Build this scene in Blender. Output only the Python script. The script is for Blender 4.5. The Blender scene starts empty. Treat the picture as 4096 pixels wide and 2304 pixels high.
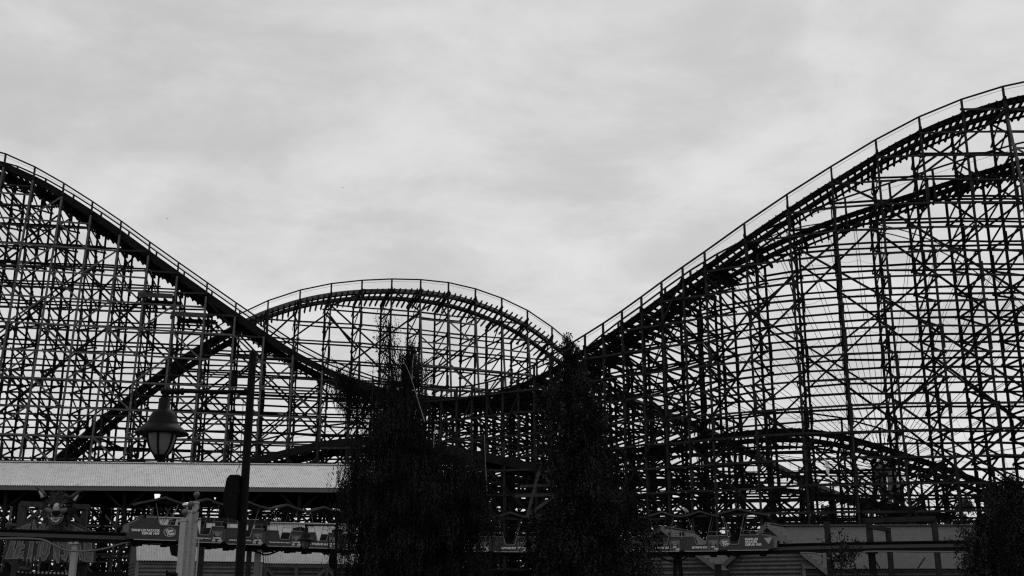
import bpy, bmesh, math, random
import numpy as np
from mathutils import Vector as V, Matrix
R = math.radians
random.seed(7); rng = np.random.default_rng(11)
S = bpy.context.scene
COL = S.collection
PI = math.pi

# ------------------------------------------------------------------ camera
F = 4500.0; CX, CY = 2048.0, 1152.0; CAMZ = 1.6
TH = math.atan(1248.0 / F); ST, CT = math.sin(TH), math.cos(TH)
def P(px, py, Y):
    """point of the photograph seen at distance Y in front of the camera"""
    u = (px - CX) / F; v = (CY - py) / F
    t = Y / (CT - v * ST)
    return V((u * t, Y, CAMZ + t * (ST + v * CT)))
cam_d = bpy.data.cameras.new('camera'); cam = bpy.data.objects.new('camera', cam_d); COL.objects.link(cam)
cam.location = (0, 0, CAMZ); cam.rotation_euler = (PI / 2 + TH, 0, 0)
cam_d.sensor_width = 36; cam_d.lens = F / 4096 * 36; cam_d.clip_end = 5000; cam_d.clip_start = 0.05
S.camera = cam

# ------------------------------------------------------------------ materials
MATS = {}
def mat(name, v, rough=0.7, var=0.0, scale=3.0, spec=0.3, metal=0.0, stretch=(1, 1, 1), emit=0.0, island=0.0, spots=None, bump=0.0):
    m = bpy.data.materials.new(name); m.use_nodes = True
    nt = m.node_tree; N = nt.nodes; L = nt.links
    b = N['Principled BSDF']
    b.inputs['Base Color'].default_value = (v, v, v, 1)
    b.inputs['Roughness'].default_value = rough; b.inputs['Metallic'].default_value = metal
    b.inputs['Specular IOR Level'].default_value = spec
    src = None
    if var > 0 or bump > 0:
        tc = N.new('ShaderNodeTexCoord'); mp = N.new('ShaderNodeMapping'); mp.inputs['Scale'].default_value = stretch
        L.new(tc.outputs['Object'], mp.inputs['Vector'])
        nz = N.new('ShaderNodeTexNoise'); nz.inputs['Scale'].default_value = scale; nz.inputs['Detail'].default_value = 6; nz.inputs['Roughness'].default_value = 0.65
        L.new(mp.outputs['Vector'], nz.inputs['Vector'])
        mr = N.new('ShaderNodeMapRange'); mr.inputs[1].default_value = 0.3; mr.inputs[2].default_value = 0.7
        mr.inputs[3].default_value = v * (1 - var); mr.inputs[4].default_value = v * (1 + var)
        L.new(nz.outputs[0], mr.inputs[0]); src = mr.outputs[0]
        if bump > 0:
            bp = N.new('ShaderNodeBump'); bp.inputs['Strength'].default_value = bump; bp.inputs['Distance'].default_value = 0.02
            L.new(nz.outputs[0], bp.inputs['Height']); L.new(bp.outputs[0], b.inputs['Normal'])
    if spots:
        sc, thr, sv = spots
        tc2 = N.new('ShaderNodeTexCoord'); mp2 = N.new('ShaderNodeMapping'); mp2.inputs['Scale'].default_value = (1, .8, .8)
        n2 = N.new('ShaderNodeTexNoise'); n2.inputs['Scale'].default_value = sc; n2.inputs['Detail'].default_value = 3
        n3 = N.new('ShaderNodeTexNoise'); n3.inputs['Scale'].default_value = sc * .12; n3.inputs['Detail'].default_value = 2
        L.new(tc2.outputs['Object'], mp2.inputs['Vector']); L.new(mp2.outputs[0], n2.inputs['Vector']); L.new(mp2.outputs[0], n3.inputs['Vector'])
        ad = N.new('ShaderNodeMath'); ad.operation = 'MULTIPLY_ADD'; ad.inputs[1].default_value = .35
        L.new(n3.outputs[0], ad.inputs[0]); L.new(n2.outputs[0], ad.inputs[2])
        r2 = N.new('ShaderNodeMapRange'); r2.inputs[1].default_value = thr; r2.inputs[2].default_value = thr + .04
        L.new(ad.outputs[0], r2.inputs[0])
        mx = N.new('ShaderNodeMix'); mx.data_type = 'FLOAT'
        L.new(r2.outputs[0], mx.inputs[0]); mx.inputs[3].default_value = sv
        if src: L.new(src, mx.inputs[2])
        else: mx.inputs[2].default_value = v
        src = mx.outputs[0]
    if island > 0:
        g = N.new('ShaderNodeNewGeometry'); mr = N.new('ShaderNodeMapRange')
        mr.inputs[3].default_value = v * (1 - island); mr.inputs[4].default_value = v * (1 + island)
        L.new(g.outputs['Random Per Island'], mr.inputs[0])
        tq = N.new('ShaderNodeTexCoord'); nq = N.new('ShaderNodeTexNoise'); nq.inputs['Scale'].default_value = 1.1; nq.inputs['Detail'].default_value = 2; L.new(tq.outputs['Object'], nq.inputs['Vector'])
        rq = N.new('ShaderNodeMapRange'); rq.inputs[1].default_value = .4; rq.inputs[2].default_value = .66; rq.inputs[3].default_value = .5; rq.inputs[4].default_value = 2.2; L.new(nq.outputs[0], rq.inputs[0])  # patchy tone; on leaves it paints lighter-lit clumps into the colour
        mq = N.new('ShaderNodeMath'); mq.operation = 'MULTIPLY'; L.new(mr.outputs[0], mq.inputs[0]); L.new(rq.outputs[0], mq.inputs[1]); src = mq.outputs[0]
    if src:
        cb = N.new('ShaderNodeCombineColor'); 
        for i in range(3): L.new(src, cb.inputs[i])
        L.new(cb.outputs[0], b.inputs['Base Color'])
    if emit > 0:
        b.inputs['Emission Color'].default_value = (1, 1, 1, 1); b.inputs['Emission Strength'].default_value = emit
    MATS[name] = m; return m
M_TIMBER = mat('creosoted_timber', .013, .9, .45, 1.2, .05)
M_TIMBER_L = mat('weathered_lit_timber', .085, .85, .4, 1.6, .1)  # weathered wood, with the sky light on the rakers painted into its tone
M_TIMBER_M = mat('grey_timber', .024, .9, .5, 1.6, .08)
M_RAIL = mat('track_timber', .009, .85, .4, 2.0, .08)
M_PALE_LIT = mat('light_catching_board', .1, .8, .35, 2.0, .1)  # pale tone paints in the light the track's side board catches
M_TIMBER_G = mat('bleached_timber', .045, .9, .4, 1.6, .08)
M_STEEL = mat('worn_steel', .025, .45, .3, 6, .5)
M_ROOF = mat('galvanised_roof_sheet', .57, .5, .09, 1.3, .3, spots=(13, .80, .06))
M_ROOF2 = mat('shed_roof_sheet', .44, .5, .12, 2, .3, spots=(12, .84, .06))
M_ROOF3 = mat('dull_roof_sheet', .085, .55, .15, 2, .3, spots=(6.5, .88, .04))
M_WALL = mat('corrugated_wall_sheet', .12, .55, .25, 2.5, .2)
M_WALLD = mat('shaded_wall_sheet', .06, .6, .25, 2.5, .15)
M_FASCIA = mat('fascia_board', .10, .6, .12, 1, .3)
M_TRIM = mat('pale_trim_board', .16, .6, .15, 3, .3)
M_DARK = mat('dark_board', .01, .9, .3, 2, .05)
M_BLACK = mat('black_metal', .005, .6, .2, 8, .06)
M_BLACKP = mat('black_paint', .007, .6, .3, 8, .08)
M_WHITE = mat('white_paint', .33, .55, .1, 5, .3, spots=(9, .98, .2))
M_GREYP = mat('grey_paint', .13, .6, .15, 4, .3)
M_BALL = mat('ball_paint', .075, .4, .15, 5, .4)
M_CHROME = mat('chrome', .6, .12, 0, 1, .5, 1.0)
M_GLASS = mat('frosted_globe', .15, .35, .12, 9, .4)
M_CAR = mat('car_panel_paint', .05, .5, .15, 3, .2)
M_CARD = mat('car_inside', .012, .7, .2, 3, .1)
M_CANOPY = mat('canvas_canopy', .05, .9, .35, 4, .08)
M_LETTER = mat('letter_white', .8, .5)
M_LOGO = mat('logo_grey', .38, .5)
M_BAG = mat('bag_print', .11, .35, .5, 7, .5)
M_BAGD = mat('bag_dark', .03, .4)
M_CHIP = mat('chip_print', .45, .5, .3, 20)
M_TUBE = mat('grey_tube', .2, .5, .1, 5, .2)
M_SIGN = mat('sign_board', .045, .7, .3, 3, .1)
M_SIGNL = mat('sign_letter', .10, .6, .45, 2.2, .15)
M_SIGNO = mat('sign_outline', .17, .55, .2, 6)
M_FUR = mat('sculpted_fur', .022, .6, .5, 6, .2, island=.6)
M_FACE = mat('sculpted_face', .3, .5, .3, 5, .4)
M_NOSE = mat('sculpted_nose', .006, .8, spec=.05)
M_CHEEK = mat('sculpted_cheek', .11, .6, .3, 6, .2)
M_LIP = mat('sculpted_lip', .09, .6, .2, 6, .1)
M_TOOTH = mat('tooth_paint', .7, .4)
M_EYE = mat('eye_paint', .2, .2, .3, 6, .5)
M_LIT = mat('lit_diffuser', .8, .5, emit=.75)
M_LEAF = mat('dark_leaves', .012, .8, island=.7, spec=.03)
M_LEAF2 = mat('broad_leaves', .013, .75, island=.7, spec=.05)
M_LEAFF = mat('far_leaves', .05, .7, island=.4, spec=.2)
M_BARK = mat('birch_bark', .2, .9, .6, 4, .1, stretch=(1, 1, 3))
M_TWIG = mat('dark_twig', .02, .95, spec=.05)
M_GROUND = mat('ground_asphalt', .05, .9, .3, .4, .2)
M_GULL = mat('gull_white', .65, .7, .1, 20)
M_GULLG = mat('gull_grey', .3, .7)
M_WHEEL = mat('wheel_steel', .06, .5, .2, 2)
M_HOSE = mat('grey_hose', .13, .6, .1, 4)
M_STRIPE = mat('stripe_yellow', .3, .6)
M_ROPE = mat('rope', .2, .8)

# ------------------------------------------------------------------ mesh helpers
class MB:
    def __init__(s): s.v = []; s.f = []
    def add(s, vs, fs):
        o = len(s.v); s.v.extend([tuple(x) for x in vs]); s.f.extend([tuple(i + o for i in f) for f in fs])
    def beam(s, p, q, w, h, up=V((0, 0, 1)), ext=0.0):
        """rectangular timber from p to q; w across, h along 'up'"""
        p = V(p); q = V(q); d = q - p
        if d.length < 1e-5: return
        d.normalize(); p = p - d * ext; q = q + d * ext
        sd = d.cross(up)
        if sd.length < 1e-4: sd = d.cross(V((0, 1, 0)))
        sd.normalize(); u = sd.cross(d); a = sd * (w / 2); b = u * (h / 2)
        s.add([p - a - b, p + a - b, p + a + b, p - a + b, q - a - b, q + a - b, q + a + b, q - a + b],
              [(0, 3, 2, 1), (4, 5, 6, 7), (0, 1, 5, 4), (1, 2, 6, 5), (2, 3, 7, 6), (3, 0, 4, 7)])
    def box(s, c, sx, sy, sz): 
        c = V(c); s.beam(c - V((sx / 2, 0, 0)), c + V((sx / 2, 0, 0)), sy, sz)
    def sweep(s, pts, prof, sides=None):
        """closed profile of (side, up) swept along frames [(p, side, up)]"""
        n = len(prof); o = len(s.v)
        for p, a, b in pts:
            for (i, j) in prof: s.v.append(tuple(p + a * i + b * j))
        for k in range(len(pts) - 1):
            for i in range(n):
                j = (i + 1) % n
                s.f.append((o + k * n + i, o + k * n + j, o + (k + 1) * n + j, o + (k + 1) * n + i))
        s.f.append(tuple(o + i for i in reversed(range(n)))); e = o + (len(pts) - 1) * n
        s.f.append(tuple(e + i for i in range(n)))
    def tube(s, pts, r, n=6, r2=None):
        pts = [V(p) for p in pts]; fr = []
        up = V((0, 0, 1))
        for i, p in enumerate(pts):
            d = (pts[min(i + 1, len(pts) - 1)] - pts[max(i - 1, 0)]).normalized()
            a = d.cross(up)
            if a.length < .05: a = d.cross(V((0, 1, 0)))
            a.normalize(); b = a.cross(d)
            t = i / max(1, len(pts) - 1); k = r if r2 is None else r + (r2 - r) * t
            fr.append((p, a * k, b * k))
        s.sweep(fr, [(math.cos(2 * PI * i / n), math.sin(2 * PI * i / n)) for i in range(n)])
    def lathe(s, c, prof, n=24, axis=None):
        """prof list of (radius, z) around vertical axis at c"""
        c = V(c); o = len(s.v)
        for (r, z) in prof:
            for i in range(n):
                a = 2 * PI * i / n; s.v.append((c.x + r * math.cos(a), c.y + r * math.sin(a), c.z + z))
        for k in range(len(prof) - 1):
            for i in range(n):
                j = (i + 1) % n
                s.f.append((o + k * n + i, o + k * n + j, o + (k + 1) * n + j, o + (k + 1) * n + i))
        s.f.append(tuple(o + i for i in reversed(range(n)))); e = o + (len(prof) - 1) * n
        s.f.append(tuple(e + i for i in range(n)))
    def ball(s, c, rx, ry=None, rz=None, n=14, m=9, rot=None):
        ry = ry or rx; rz = rz or rx; c = V(c); o = len(s.v)
        def put(x): s.v.append(tuple(c + (rot @ x if rot else x)))
        put(V((0, 0, -rz)))
        for k in range(1, m):
            a = -PI / 2 + PI * k / m
            for i in range(n):
                t = 2 * PI * i / n; put(V((rx * math.cos(a) * math.cos(t), ry * math.cos(a) * math.sin(t), rz * math.sin(a))))
        put(V((0, 0, rz))); e = len(s.v) - 1
        for i in range(n):
            j = (i + 1) % n; s.f.append((o, o + 1 + j, o + 1 + i)); s.f.append((e, e - n + i, e - n + j))
        for k in range(m - 2):
            for i in range(n):
                j = (i + 1) % n; s.f.append((o + 1 + k * n + i, o + 1 + k * n + j, o + 1 + (k + 1) * n + j, o + 1 + (k + 1) * n + i))
    def prism(s, pts, d):
        """planar polygon (list of V) extruded by vector d"""
        pts = [V(p) for p in pts]; d = V(d); n = len(pts)
        s.add(pts + [p + d for p in pts], [tuple(range(n)), tuple(reversed(range(n, 2 * n)))] + [(i, i + n, (i + 1) % n + n, (i + 1) % n) for i in range(n)])
    def corrugated(s, p, u, v, pitch, amp, per=8):
        """sheet from p spanned by u (across the waves) and v (along them)"""
        p = V(p); u = V(u); v = V(v); nrm = u.cross(v).normalized(); L = u.length
        n = max(2, int(L / pitch * per)); o = len(s.v)
        for i in range(n + 1):
            x = L * i / n; h = amp * math.cos(2 * PI * x / pitch); q = p + u * (i / n) + nrm * h
            s.v.append(tuple(q)); s.v.append(tuple(q + v))
        for i in range(n): s.f.append((o + 2 * i, o + 2 * i + 2, o + 2 * i + 3, o + 2 * i + 1))
    def mesh(s, name, m, org=V((0, 0, 0)), smooth=False):
        me = bpy.data.meshes.new(name)
        me.from_pydata([(x - org[0], y - org[1], z - org[2]) for x, y, z in s.v], [], s.f); me.update()
        bm = bmesh.new(); bm.from_mesh(me); bmesh.ops.recalc_face_normals(bm, faces=bm.faces); bm.to_mesh(me); bm.free()
        if smooth:
            me.polygons.foreach_set('use_smooth', [True] * len(me.polygons))
        if m: me.materials.append(m)
        return me
    def build(s, name, m, parent=None, org=None, smooth=False):
        if org is None: org = wloc(parent) if parent else V((0, 0, 0))
        o = bpy.data.objects.new(name, s.mesh(name, m, org, smooth)); COL.objects.link(o)
        if parent: o.parent = parent
        return o
def wloc(o):
    l = V((0, 0, 0))
    while o: l += o.location; o = o.parent
    return l
def tag(o, label=None, cat=None, group=None, kind=None):
    if label: o['label'] = label
    if cat: o['category'] = cat
    if group: o['group'] = group
    if kind: o['kind'] = kind
    return o
def thing(name, label, cat, loc=(0, 0, 0), rz=0, group=None):
    o = bpy.data.objects.new(name, None); COL.objects.link(o); o.location = loc; o.rotation_euler = (0, 0, rz); o.empty_display_size = .3
    return tag(o, label, cat, group)
def inst(name, me, parent=None, loc=(0, 0, 0), rz=0):
    o = bpy.data.objects.new(name, me); COL.objects.link(o); o.location = loc; o.rotation_euler = (0, 0, rz)
    if parent: o.parent = parent
    return o
def copy_tree(o, parent=None):
    c = o.copy(); COL.objects.link(c)
    if parent: c.parent = parent
    for ch in list(o.children): copy_tree(ch, c)
    return c
def setmat_smooth(o, ang=40):
    for p in o.data.polygons: p.use_smooth = True
    return o

# ------------------------------------------------------------------ world, sun
w = bpy.data.worlds.new('World'); S.world = w; w.use_nodes = True
nt = w.node_tree; N = nt.nodes; L = nt.links; bg = N['Background']
SUN_EL, SUN_AZ = R(48), R(12)
sky = N.new('ShaderNodeTexSky'); sky.sky_type = 'NISHITA'; sky.sun_disc = False; sky.sun_elevation = SUN_EL; sky.sun_rotation = SUN_AZ; sky.air_density = 1.0; sky.dust_density = 5
bw = N.new('ShaderNodeRGBToBW'); L.new(sky.outputs[0], bw.inputs[0])
tc = N.new('ShaderNodeTexCoord'); sep = N.new('ShaderNodeSeparateXYZ'); L.new(tc.outputs['Generated'], sep.inputs[0])
# project the cloud layer on a flat ceiling so that the streaks lie level and thin towards the horizon
dz = N.new('ShaderNodeMath'); dz.operation = 'MAXIMUM'; dz.inputs[1].default_value = 0.0; L.new(sep.outputs[2], dz.inputs[0])
dz2 = N.new('ShaderNodeMath'); dz2.operation = 'ADD'; dz2.inputs[1].default_value = .22; L.new(dz.outputs[0], dz2.inputs[0])
dv = N.new('ShaderNodeVectorMath'); dv.operation = 'DIVIDE'; L.new(tc.outputs['Generated'], dv.inputs[0])
cmb = N.new('ShaderNodeCombineXYZ')
for i in range(3): L.new(dz2.outputs[0], cmb.inputs[i])
L.new(cmb.outputs[0], dv.inputs[1])
mp = N.new('ShaderNodeMapping'); mp.inputs['Scale'].default_value = (2.6, 3.0, 3.0); mp.inputs['Rotation'].default_value = (0, 0, R(-9)); mp.inputs['Location'].default_value = (2.3, .4, .1); L.new(dv.outputs[0], mp.inputs[0])
n1 = N.new('ShaderNodeTexNoise'); n1.inputs['Scale'].default_value = 1.25; n1.inputs['Detail'].default_value = 9; n1.inputs['Roughness'].default_value = .6; n1.inputs['Distortion'].default_value = .25
L.new(mp.outputs[0], n1.inputs['Vector'])
mr = N.new('ShaderNodeMapRange'); mr.interpolation_type = 'SMOOTHSTEP'
mr.inputs[1].default_value = .3; mr.inputs[2].default_value = .72; mr.inputs[3].default_value = 5.6; mr.inputs[4].default_value = 7.45; L.new(n1.outputs[0], mr.inputs[0])
gz = N.new('ShaderNodeMapRange'); gz.inputs[1].default_value = .12; gz.inputs[2].default_value = .5; gz.inputs[3].default_value = 1.1; gz.inputs[4].default_value = .97; L.new(sep.outputs[2], gz.inputs[0])
ml = N.new('ShaderNodeMath'); ml.operation = 'MULTIPLY'; L.new(mr.outputs[0], ml.inputs[0]); L.new(gz.outputs[0], ml.inputs[1])
sc = N.new('ShaderNodeMath'); sc.operation = 'MULTIPLY'; sc.inputs[1].default_value = .55; L.new(bw.outputs[0], sc.inputs[0])
mx = N.new('ShaderNodeMix'); mx.data_type = 'FLOAT'; mx.inputs[0].default_value = .93; L.new(sc.outputs[0], mx.inputs[2]); L.new(ml.outputs[0], mx.inputs[3])
cc = N.new('ShaderNodeCombineColor')
for i in range(3): L.new(mx.outputs[0], cc.inputs[i])
L.new(cc.outputs[0], bg.inputs[0]); bg.inputs[1].default_value = .1
sd = bpy.data.lights.new('sun', 'SUN'); sd.energy = .6; sd.angle = R(25); sd.color = (1, 1, 1)
so = bpy.data.objects.new('sun', sd); COL.objects.link(so)
sv = V((math.sin(SUN_AZ) * math.cos(SUN_EL), math.cos(SUN_AZ) * math.cos(SUN_EL), math.sin(SUN_EL)))
so.rotation_euler = sv.to_track_quat('Z', 'Y').to_euler(); so.location = (20, 60, 90)
S.view_settings.view_transform = 'Standard'; S.view_settings.look = 'None'; S.view_settings.exposure = 0; S.view_settings.gamma = 1

# ------------------------------------------------------------------ ground (falls away to a lower shore behind the coaster)
g = MB(); ys = [-60, 150, 165, 185, 200, 2500]; zs = [0, 0, -4, -22, -24, -24]
for y, z in zip(ys, zs): g.v += [(-1800, y, z), (1800, y, z)]
for i in range(len(ys) - 1): g.f.append((2 * i, 2 * i + 1, 2 * i + 3, 2 * i + 2))
tag(g.build('ground', M_GROUND), kind='structure')

# ------------------------------------------------------------------ coaster runs
LV = 1.95
def catmull(pts, n=14):
    out = []
    q = [pts[0] * 2 - pts[1]] + pts + [pts[-1] * 2 - pts[-2]]
    for i in range(1, len(q) - 2):
        a, b, c, d = q[i - 1:i + 3]
        for k in range(n):
            t = k / n
            out.append(.5 * ((2 * b) + (c - a) * t + (2 * a - 5 * b + 4 * c - d) * t * t + (3 * b - a - 3 * c + d) * t ** 3))
    out.append(q[-2]); return out
class Run:
    def __init__(s, ctrl, smooth=2):
        pts = catmull(ctrl)
        for _ in range(smooth * 12):
            pts = [pts[0]] + [(pts[i - 1] + pts[i] * 2 + pts[i + 1]) / 4 for i in range(1, len(pts) - 1)] + [pts[-1]]
        s.p = pts; s.s = [0.0]
        for a, b in zip(pts, pts[1:]): s.s.append(s.s[-1] + (b - a).xy.length)
        s.L = s.s[-1]; s.px = [CX + F * p.x / p.y for p in pts]
    def at(s, d):
        d = min(max(d, 0), s.L - 1e-6); i = int(np.searchsorted(s.s, d, side='right')) - 1
        i = min(max(i, 0), len(s.p) - 2); t = (d - s.s[i]) / max(1e-9, s.s[i + 1] - s.s[i])
        p = s.p[i].lerp(s.p[i + 1], t)
        a = max(0, i - 3); b = min(len(s.p) - 1, i + 4); T = (s.p[b] - s.p[a]).normalized()
        tt = V((T.x, T.y, 0)).normalized(); n = V((tt.y, -tt.x, 0))
        return p, T, n, CX + F * p.x / p.y
def coaster(name, label, ctrl, spacing, bank, hw=1.7, far=None, bents=None, zfar=None, stub=False, rakers=None, brace='X', pale=False, fascia=None, far_rail=False, midplane=True, raker_ratio=.16, seed=1, long_p=.75, rail_h=1.1, extra=None, posts_l=None, trackw=1.0, wide=0):
    rnd = random.Random(seed)
    ctrl = [c - V((0, 0, .95 * trackw * math.sin(R(bank(CX + F * c.x / c.y))))) for c in ctrl]
    run = Run(ctrl)
    root = thing(name, label, 'roller coaster', (run.p[len(run.p) // 2].x, run.p[len(run.p) // 2].y, 0))
    # stations
    st = []; d = .3
    while d < run.L - .2:
        st.append(d); d += spacing(run.at(d)[3])
    def lat(d, o, dz=0.0):
        p, T, n, px = run.at(d); b = R(bank(px)); return p + n * (o * math.cos(b)) + V((0, 0, o * math.sin(b) + dz))
    stat = []
    for d in st:
        p, T, n, px = run.at(d); b = bank(px)
        fo = far(px) if far else -hw; O = {hw: hw, 0: (hw + fo) / 2, -hw: fo}
        stat.append(dict(d=d, p=p, n=n, px=px, t=V((-n.y, n.x, 0)), O=O,
                         zt={o: (zfar(px, p.z) if (zfar and o == -hw) else p.z + max(O[o], -hw) * math.sin(R(b))) - .5 for o in (hw, 0, -hw)}))
    if bents: stat = [q for q in stat if bents(q['px'])]
    offs = [hw, 0, -hw]
    for q in stat:
        bt = MB(); pos = {o: V((q['p'].x + q['n'].x * q['O'][o], q['p'].y + q['n'].y * q['O'][o], 0)) for o in offs}
        def at(o, z): return pos[o] + V((0, 0, z))
        zmin = min(q['zt'][hw], q['zt'][0]); zf = q['zt'][-hw]; k = 1 if not stub else 99; tt = q['t']
        while k * LV < zmin:
            z = k * LV + rnd.uniform(-.09, .09)
            e = -hw if z < zf else 0          # above the lower far track only the near half goes on
            bt.beam(at(hw, z) + tt * .13, at(e, z) + tt * .13, .06, .175, ext=.28)
            z0 = (k - 1) * LV
            if brace == 'X' or (brace == 'M' and rnd.random() < .5):
                bt.beam(at(hw, z0) - tt * .13, at(e, z) - tt * .13, .06, .165, ext=.15); bt.beam(at(e, z0) - tt * .2, at(hw, z) - tt * .2, .06, .165, ext=.15)
            else:
                a, b2 = (hw, e) if brace == 'N' else ((hw, e) if k % 2 else (e, hw))
                bt.beam(at(b2, z0) - tt * .13, at(a, z) - tt * .13, .06, .165, ext=.15)
            k += 1
        z0 = (k - 1) * LV; e = -hw if zmin < zf + .5 else 0
        if zmin - z0 > .5 and not stub:
            bt.beam(at(hw, z0) - tt * .13, at(e, q['zt'][e] - .1) - tt * .13, .06, .19); bt.beam(at(e, z0) - tt * .2, at(hw, q['zt'][hw] - .1) - tt * .2, .06, .19)
        # cap under the ties
        e = 0 if (far and zf < zmin - .6) else -hw
        bt.beam(at(hw, q['zt'][hw] + .02), at(e, q['zt'][e] + .02), .16, .3, ext=.25)
        # knee from the near post
        bt.beam(at(hw, q['zt'][hw] + rail_h * .4) + q['n'] * .05, at(hw, q['zt'][hw] - 1.2) - q['n'] * .25, .14, .2)
        bo = bt.build('support_bent', M_TIMBER, root)
        for o in offs:
            if (o == 0 and not midplane) or (stub and o != hw): continue
            pm = MB(); top = q['zt'][o] + (.5 + rail_h if o == hw else (.5 + rail_h if (far_rail and o == -hw) else 0))
            pm.beam(at(o, q['zt'][o] - 1.0 if stub else 0), at(o, top), .155 if o == hw else .175, .155 if o == hw else .175, up=tt)
            # splice plates where the post is jointed
            zz = rnd.uniform(2, 5)
            while zz < top - 3 and not stub:
                pm.beam(at(o, zz) + tt * .1, at(o, zz + 1.6) + tt * .1, .26, .12, up=tt); zz += rnd.uniform(4.5, 7)
            po = pm.build('post', M_TIMBER_M if (o == hw) else M_TIMBER, bo)
    # ledgers
    def level_lines(off, dz, mtl, dep):
        kmax = int(max(q['p'].z for q in stat) / LV) + 1
        for k in range(1, kmax):
            z0_ = k * LV + dz; m = MB(); jit = {id(q): rnd.uniform(-.07, .07) for q in stat}
            for a, b in zip(stat, stat[1:]):
                z = z0_ + jit[id(a)] * .5
                if rnd.random() > .02 and (min(a['zt'][off], b['zt'][off]) > z - .15 or max(a['zt'][off], b['zt'][off]) > z + .9 and rnd.random() < .3):
                    oa = a['O'][off] + dep; ob = b['O'][off] + dep; pa = V((a['p'].x + a['n'].x * oa, a['p'].y + a['n'].y * oa, z0_ + jit[id(a)])); pb = V((b['p'].x + b['n'].x * ob, b['p'].y + b['n'].y * ob, z0_ + jit[id(b)]))
                    m.beam(pa, pb, .06, rnd.choice((.15, .165, .18)), ext=rnd.uniform(.08, .3))
                elif len(m.v):
                    m.build('ledger', mtl, root); m = MB()
            if len(m.v): m.build('ledger', mtl, root)
    if not stub: level_lines(hw, 0, M_TIMBER_M, .14); level_lines(-hw, .65, M_TIMBER, -.14)
    if midplane and not stub: level_lines(0, 1.3, M_TIMBER, .12)
    # long diagonal braces running over several bents
    cand = []
    for off, dep in ((hw, .2), (0, .15), (-hw, -.2)) if not stub else ():
        for i in range(0, len(stat) - 3, 3):
            for k in range(0, 22, 4):
                for sgn in (1, -1):
                    if rnd.random() > long_p * (.5 if off == 0 else 1): continue
                    ia, ib = (i, i + 3) if sgn > 0 else (i + 3, i)
                    if off == 0: ia, ib = min(ia + 1, len(stat) - 1), min(ib + 1, len(stat) - 1)
                    a, b = stat[ia], stat[ib]
                    k0 = k + (2 if off == 0 else 0); za, zb = k0 * LV, (k0 + 4) * LV
                    while zb > b['zt'][off] and zb - za > LV: 
                        f = .66; zb = za + (zb - za) * f; nb_ = stat[ia + (1 if sgn > 0 else -1) * max(1, int(round(3 * (zb - za) / (4 * LV))))]; b = nb_
                    if zb > b['zt'][off] or za > a['zt'][off]: continue
                    pa = a['p'] + a['n'] * (a['O'][off] + dep); pb = b['p'] + b['n'] * (b['O'][off] + dep)
                    cand.append(((pa.x, pa.y, za + rnd.uniform(-.2, .2)), (pb.x, pb.y, zb + rnd.uniform(-.2, .2)), .06, rnd.choice((.14, .17, .19))))
    rnd.shuffle(cand)
    for c_ in cand[:99]:
        m = MB(); m.beam(*c_); m.build('long_brace', M_TIMBER, root)
    if len(cand) > 99:
        m = MB()
        for c_ in cand[99:]: m.beam(*c_)
        tag(m.build('long_brace', M_TIMBER, root), kind='stuff')
    # rakers on the near side
    if rakers:
        prev = None; idx = 0; pieces = []
        for q in stat:
            ok = rakers(q['px'])
            if ok is None: prev = None; continue
            zt = q['zt'][hw] - ok
            if zt < 4: prev = None; continue
            def rp(z, q=q, zt=zt): 
                o = hw + .15 + (zt - z) * raker_ratio
                return V((q['p'].x + q['n'].x * o, q['p'].y + q['n'].y * o, z))
            m = MB(); m.beam(rp(0), rp(zt), .17, .17, up=q['t'])
            zz = rnd.uniform(2, 6)
            while zz < zt - 3: m.beam(rp(zz) + q['n'] * .05, rp(zz + 1.5) + q['n'] * .05, .26, .12, up=q['t']); zz += rnd.uniform(5, 8)
            m.build('raking_post', M_TIMBER_L, root)
            k = 1
            while k * LV * 1.3 < zt - .5:
                z = k * LV * 1.3
                if k % 2 == 0:
                    pieces.append((rp(z), V((q['p'].x + q['n'].x * hw, q['p'].y + q['n'].y * hw, z)), .06, .17))
                if prev:
                    pr, pz = prev
                    if z < pz - .3: pieces.append((pr(z) + q['n'] * .1, rp(z) + q['n'] * .1, .06, .16))
                    if (k + idx) % 2 and z + LV * 1.3 < min(zt, pz):
                        if idx % 2: pieces.append((pr(z) + q['n'] * .16, rp(z + LV * 1.3) + q['n'] * .16, .06, .15))
                        else: pieces.append((pr(z + LV * 1.3) + q['n'] * .16, rp(z) + q['n'] * .16, .06, .15))
                k += 1
            prev = (rp, zt); idx += 1
        for i, pc in enumerate(pieces[:99]):
            m = MB(); m.beam(*pc); m.build('raker_brace', M_TIMBER_L, root)
        if len(pieces) > 99:
            m = MB()
            for pc in pieces[99:]: m.beam(*pc)
            tag(m.build('raker_brace', M_TIMBER_L, root), kind='stuff')
    # track
    nseg = int(run.L / .7); fr = []
    for i in range(nseg + 1):
        d = run.L * i / nseg; p, T, n, px = run.at(d); b = R(bank(px))
        a = n * math.cos(b) + V((0, 0, math.sin(b))); a = (a - T * a.dot(T)).normalized(); u = a.cross(T)
        if u.z < 0: u = -u
        fr.append((p, a, u))
    def strip(name, o, w_, z0, z1, mtl, f=fr):
        m = MB(); m.sweep(f, [(o - w_ / 2, z0), (o + w_ / 2, z0), (o + w_ / 2, z1), (o - w_ / 2, z1)]); return m.build(name, mtl, root)
    for o in (.65 * trackw, -.65 * trackw):
        r_ = strip('running_rail', o, .3, -.36, 0, M_RAIL)
        m = MB(); m.sweep(fr, [(o - .08, .0), (o + .08, .0), (o + .08, .02), (o - .08, .02)]); m.build('steel_strap', M_STEEL, r_)
    if not pale: strip('walkway_plank', 1.42 * trackw, .3, -.42, -.36, M_TIMBER_M); strip('walkway_plank', -1.42 * trackw, .3, -.42, -.36, M_TIMBER)
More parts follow.
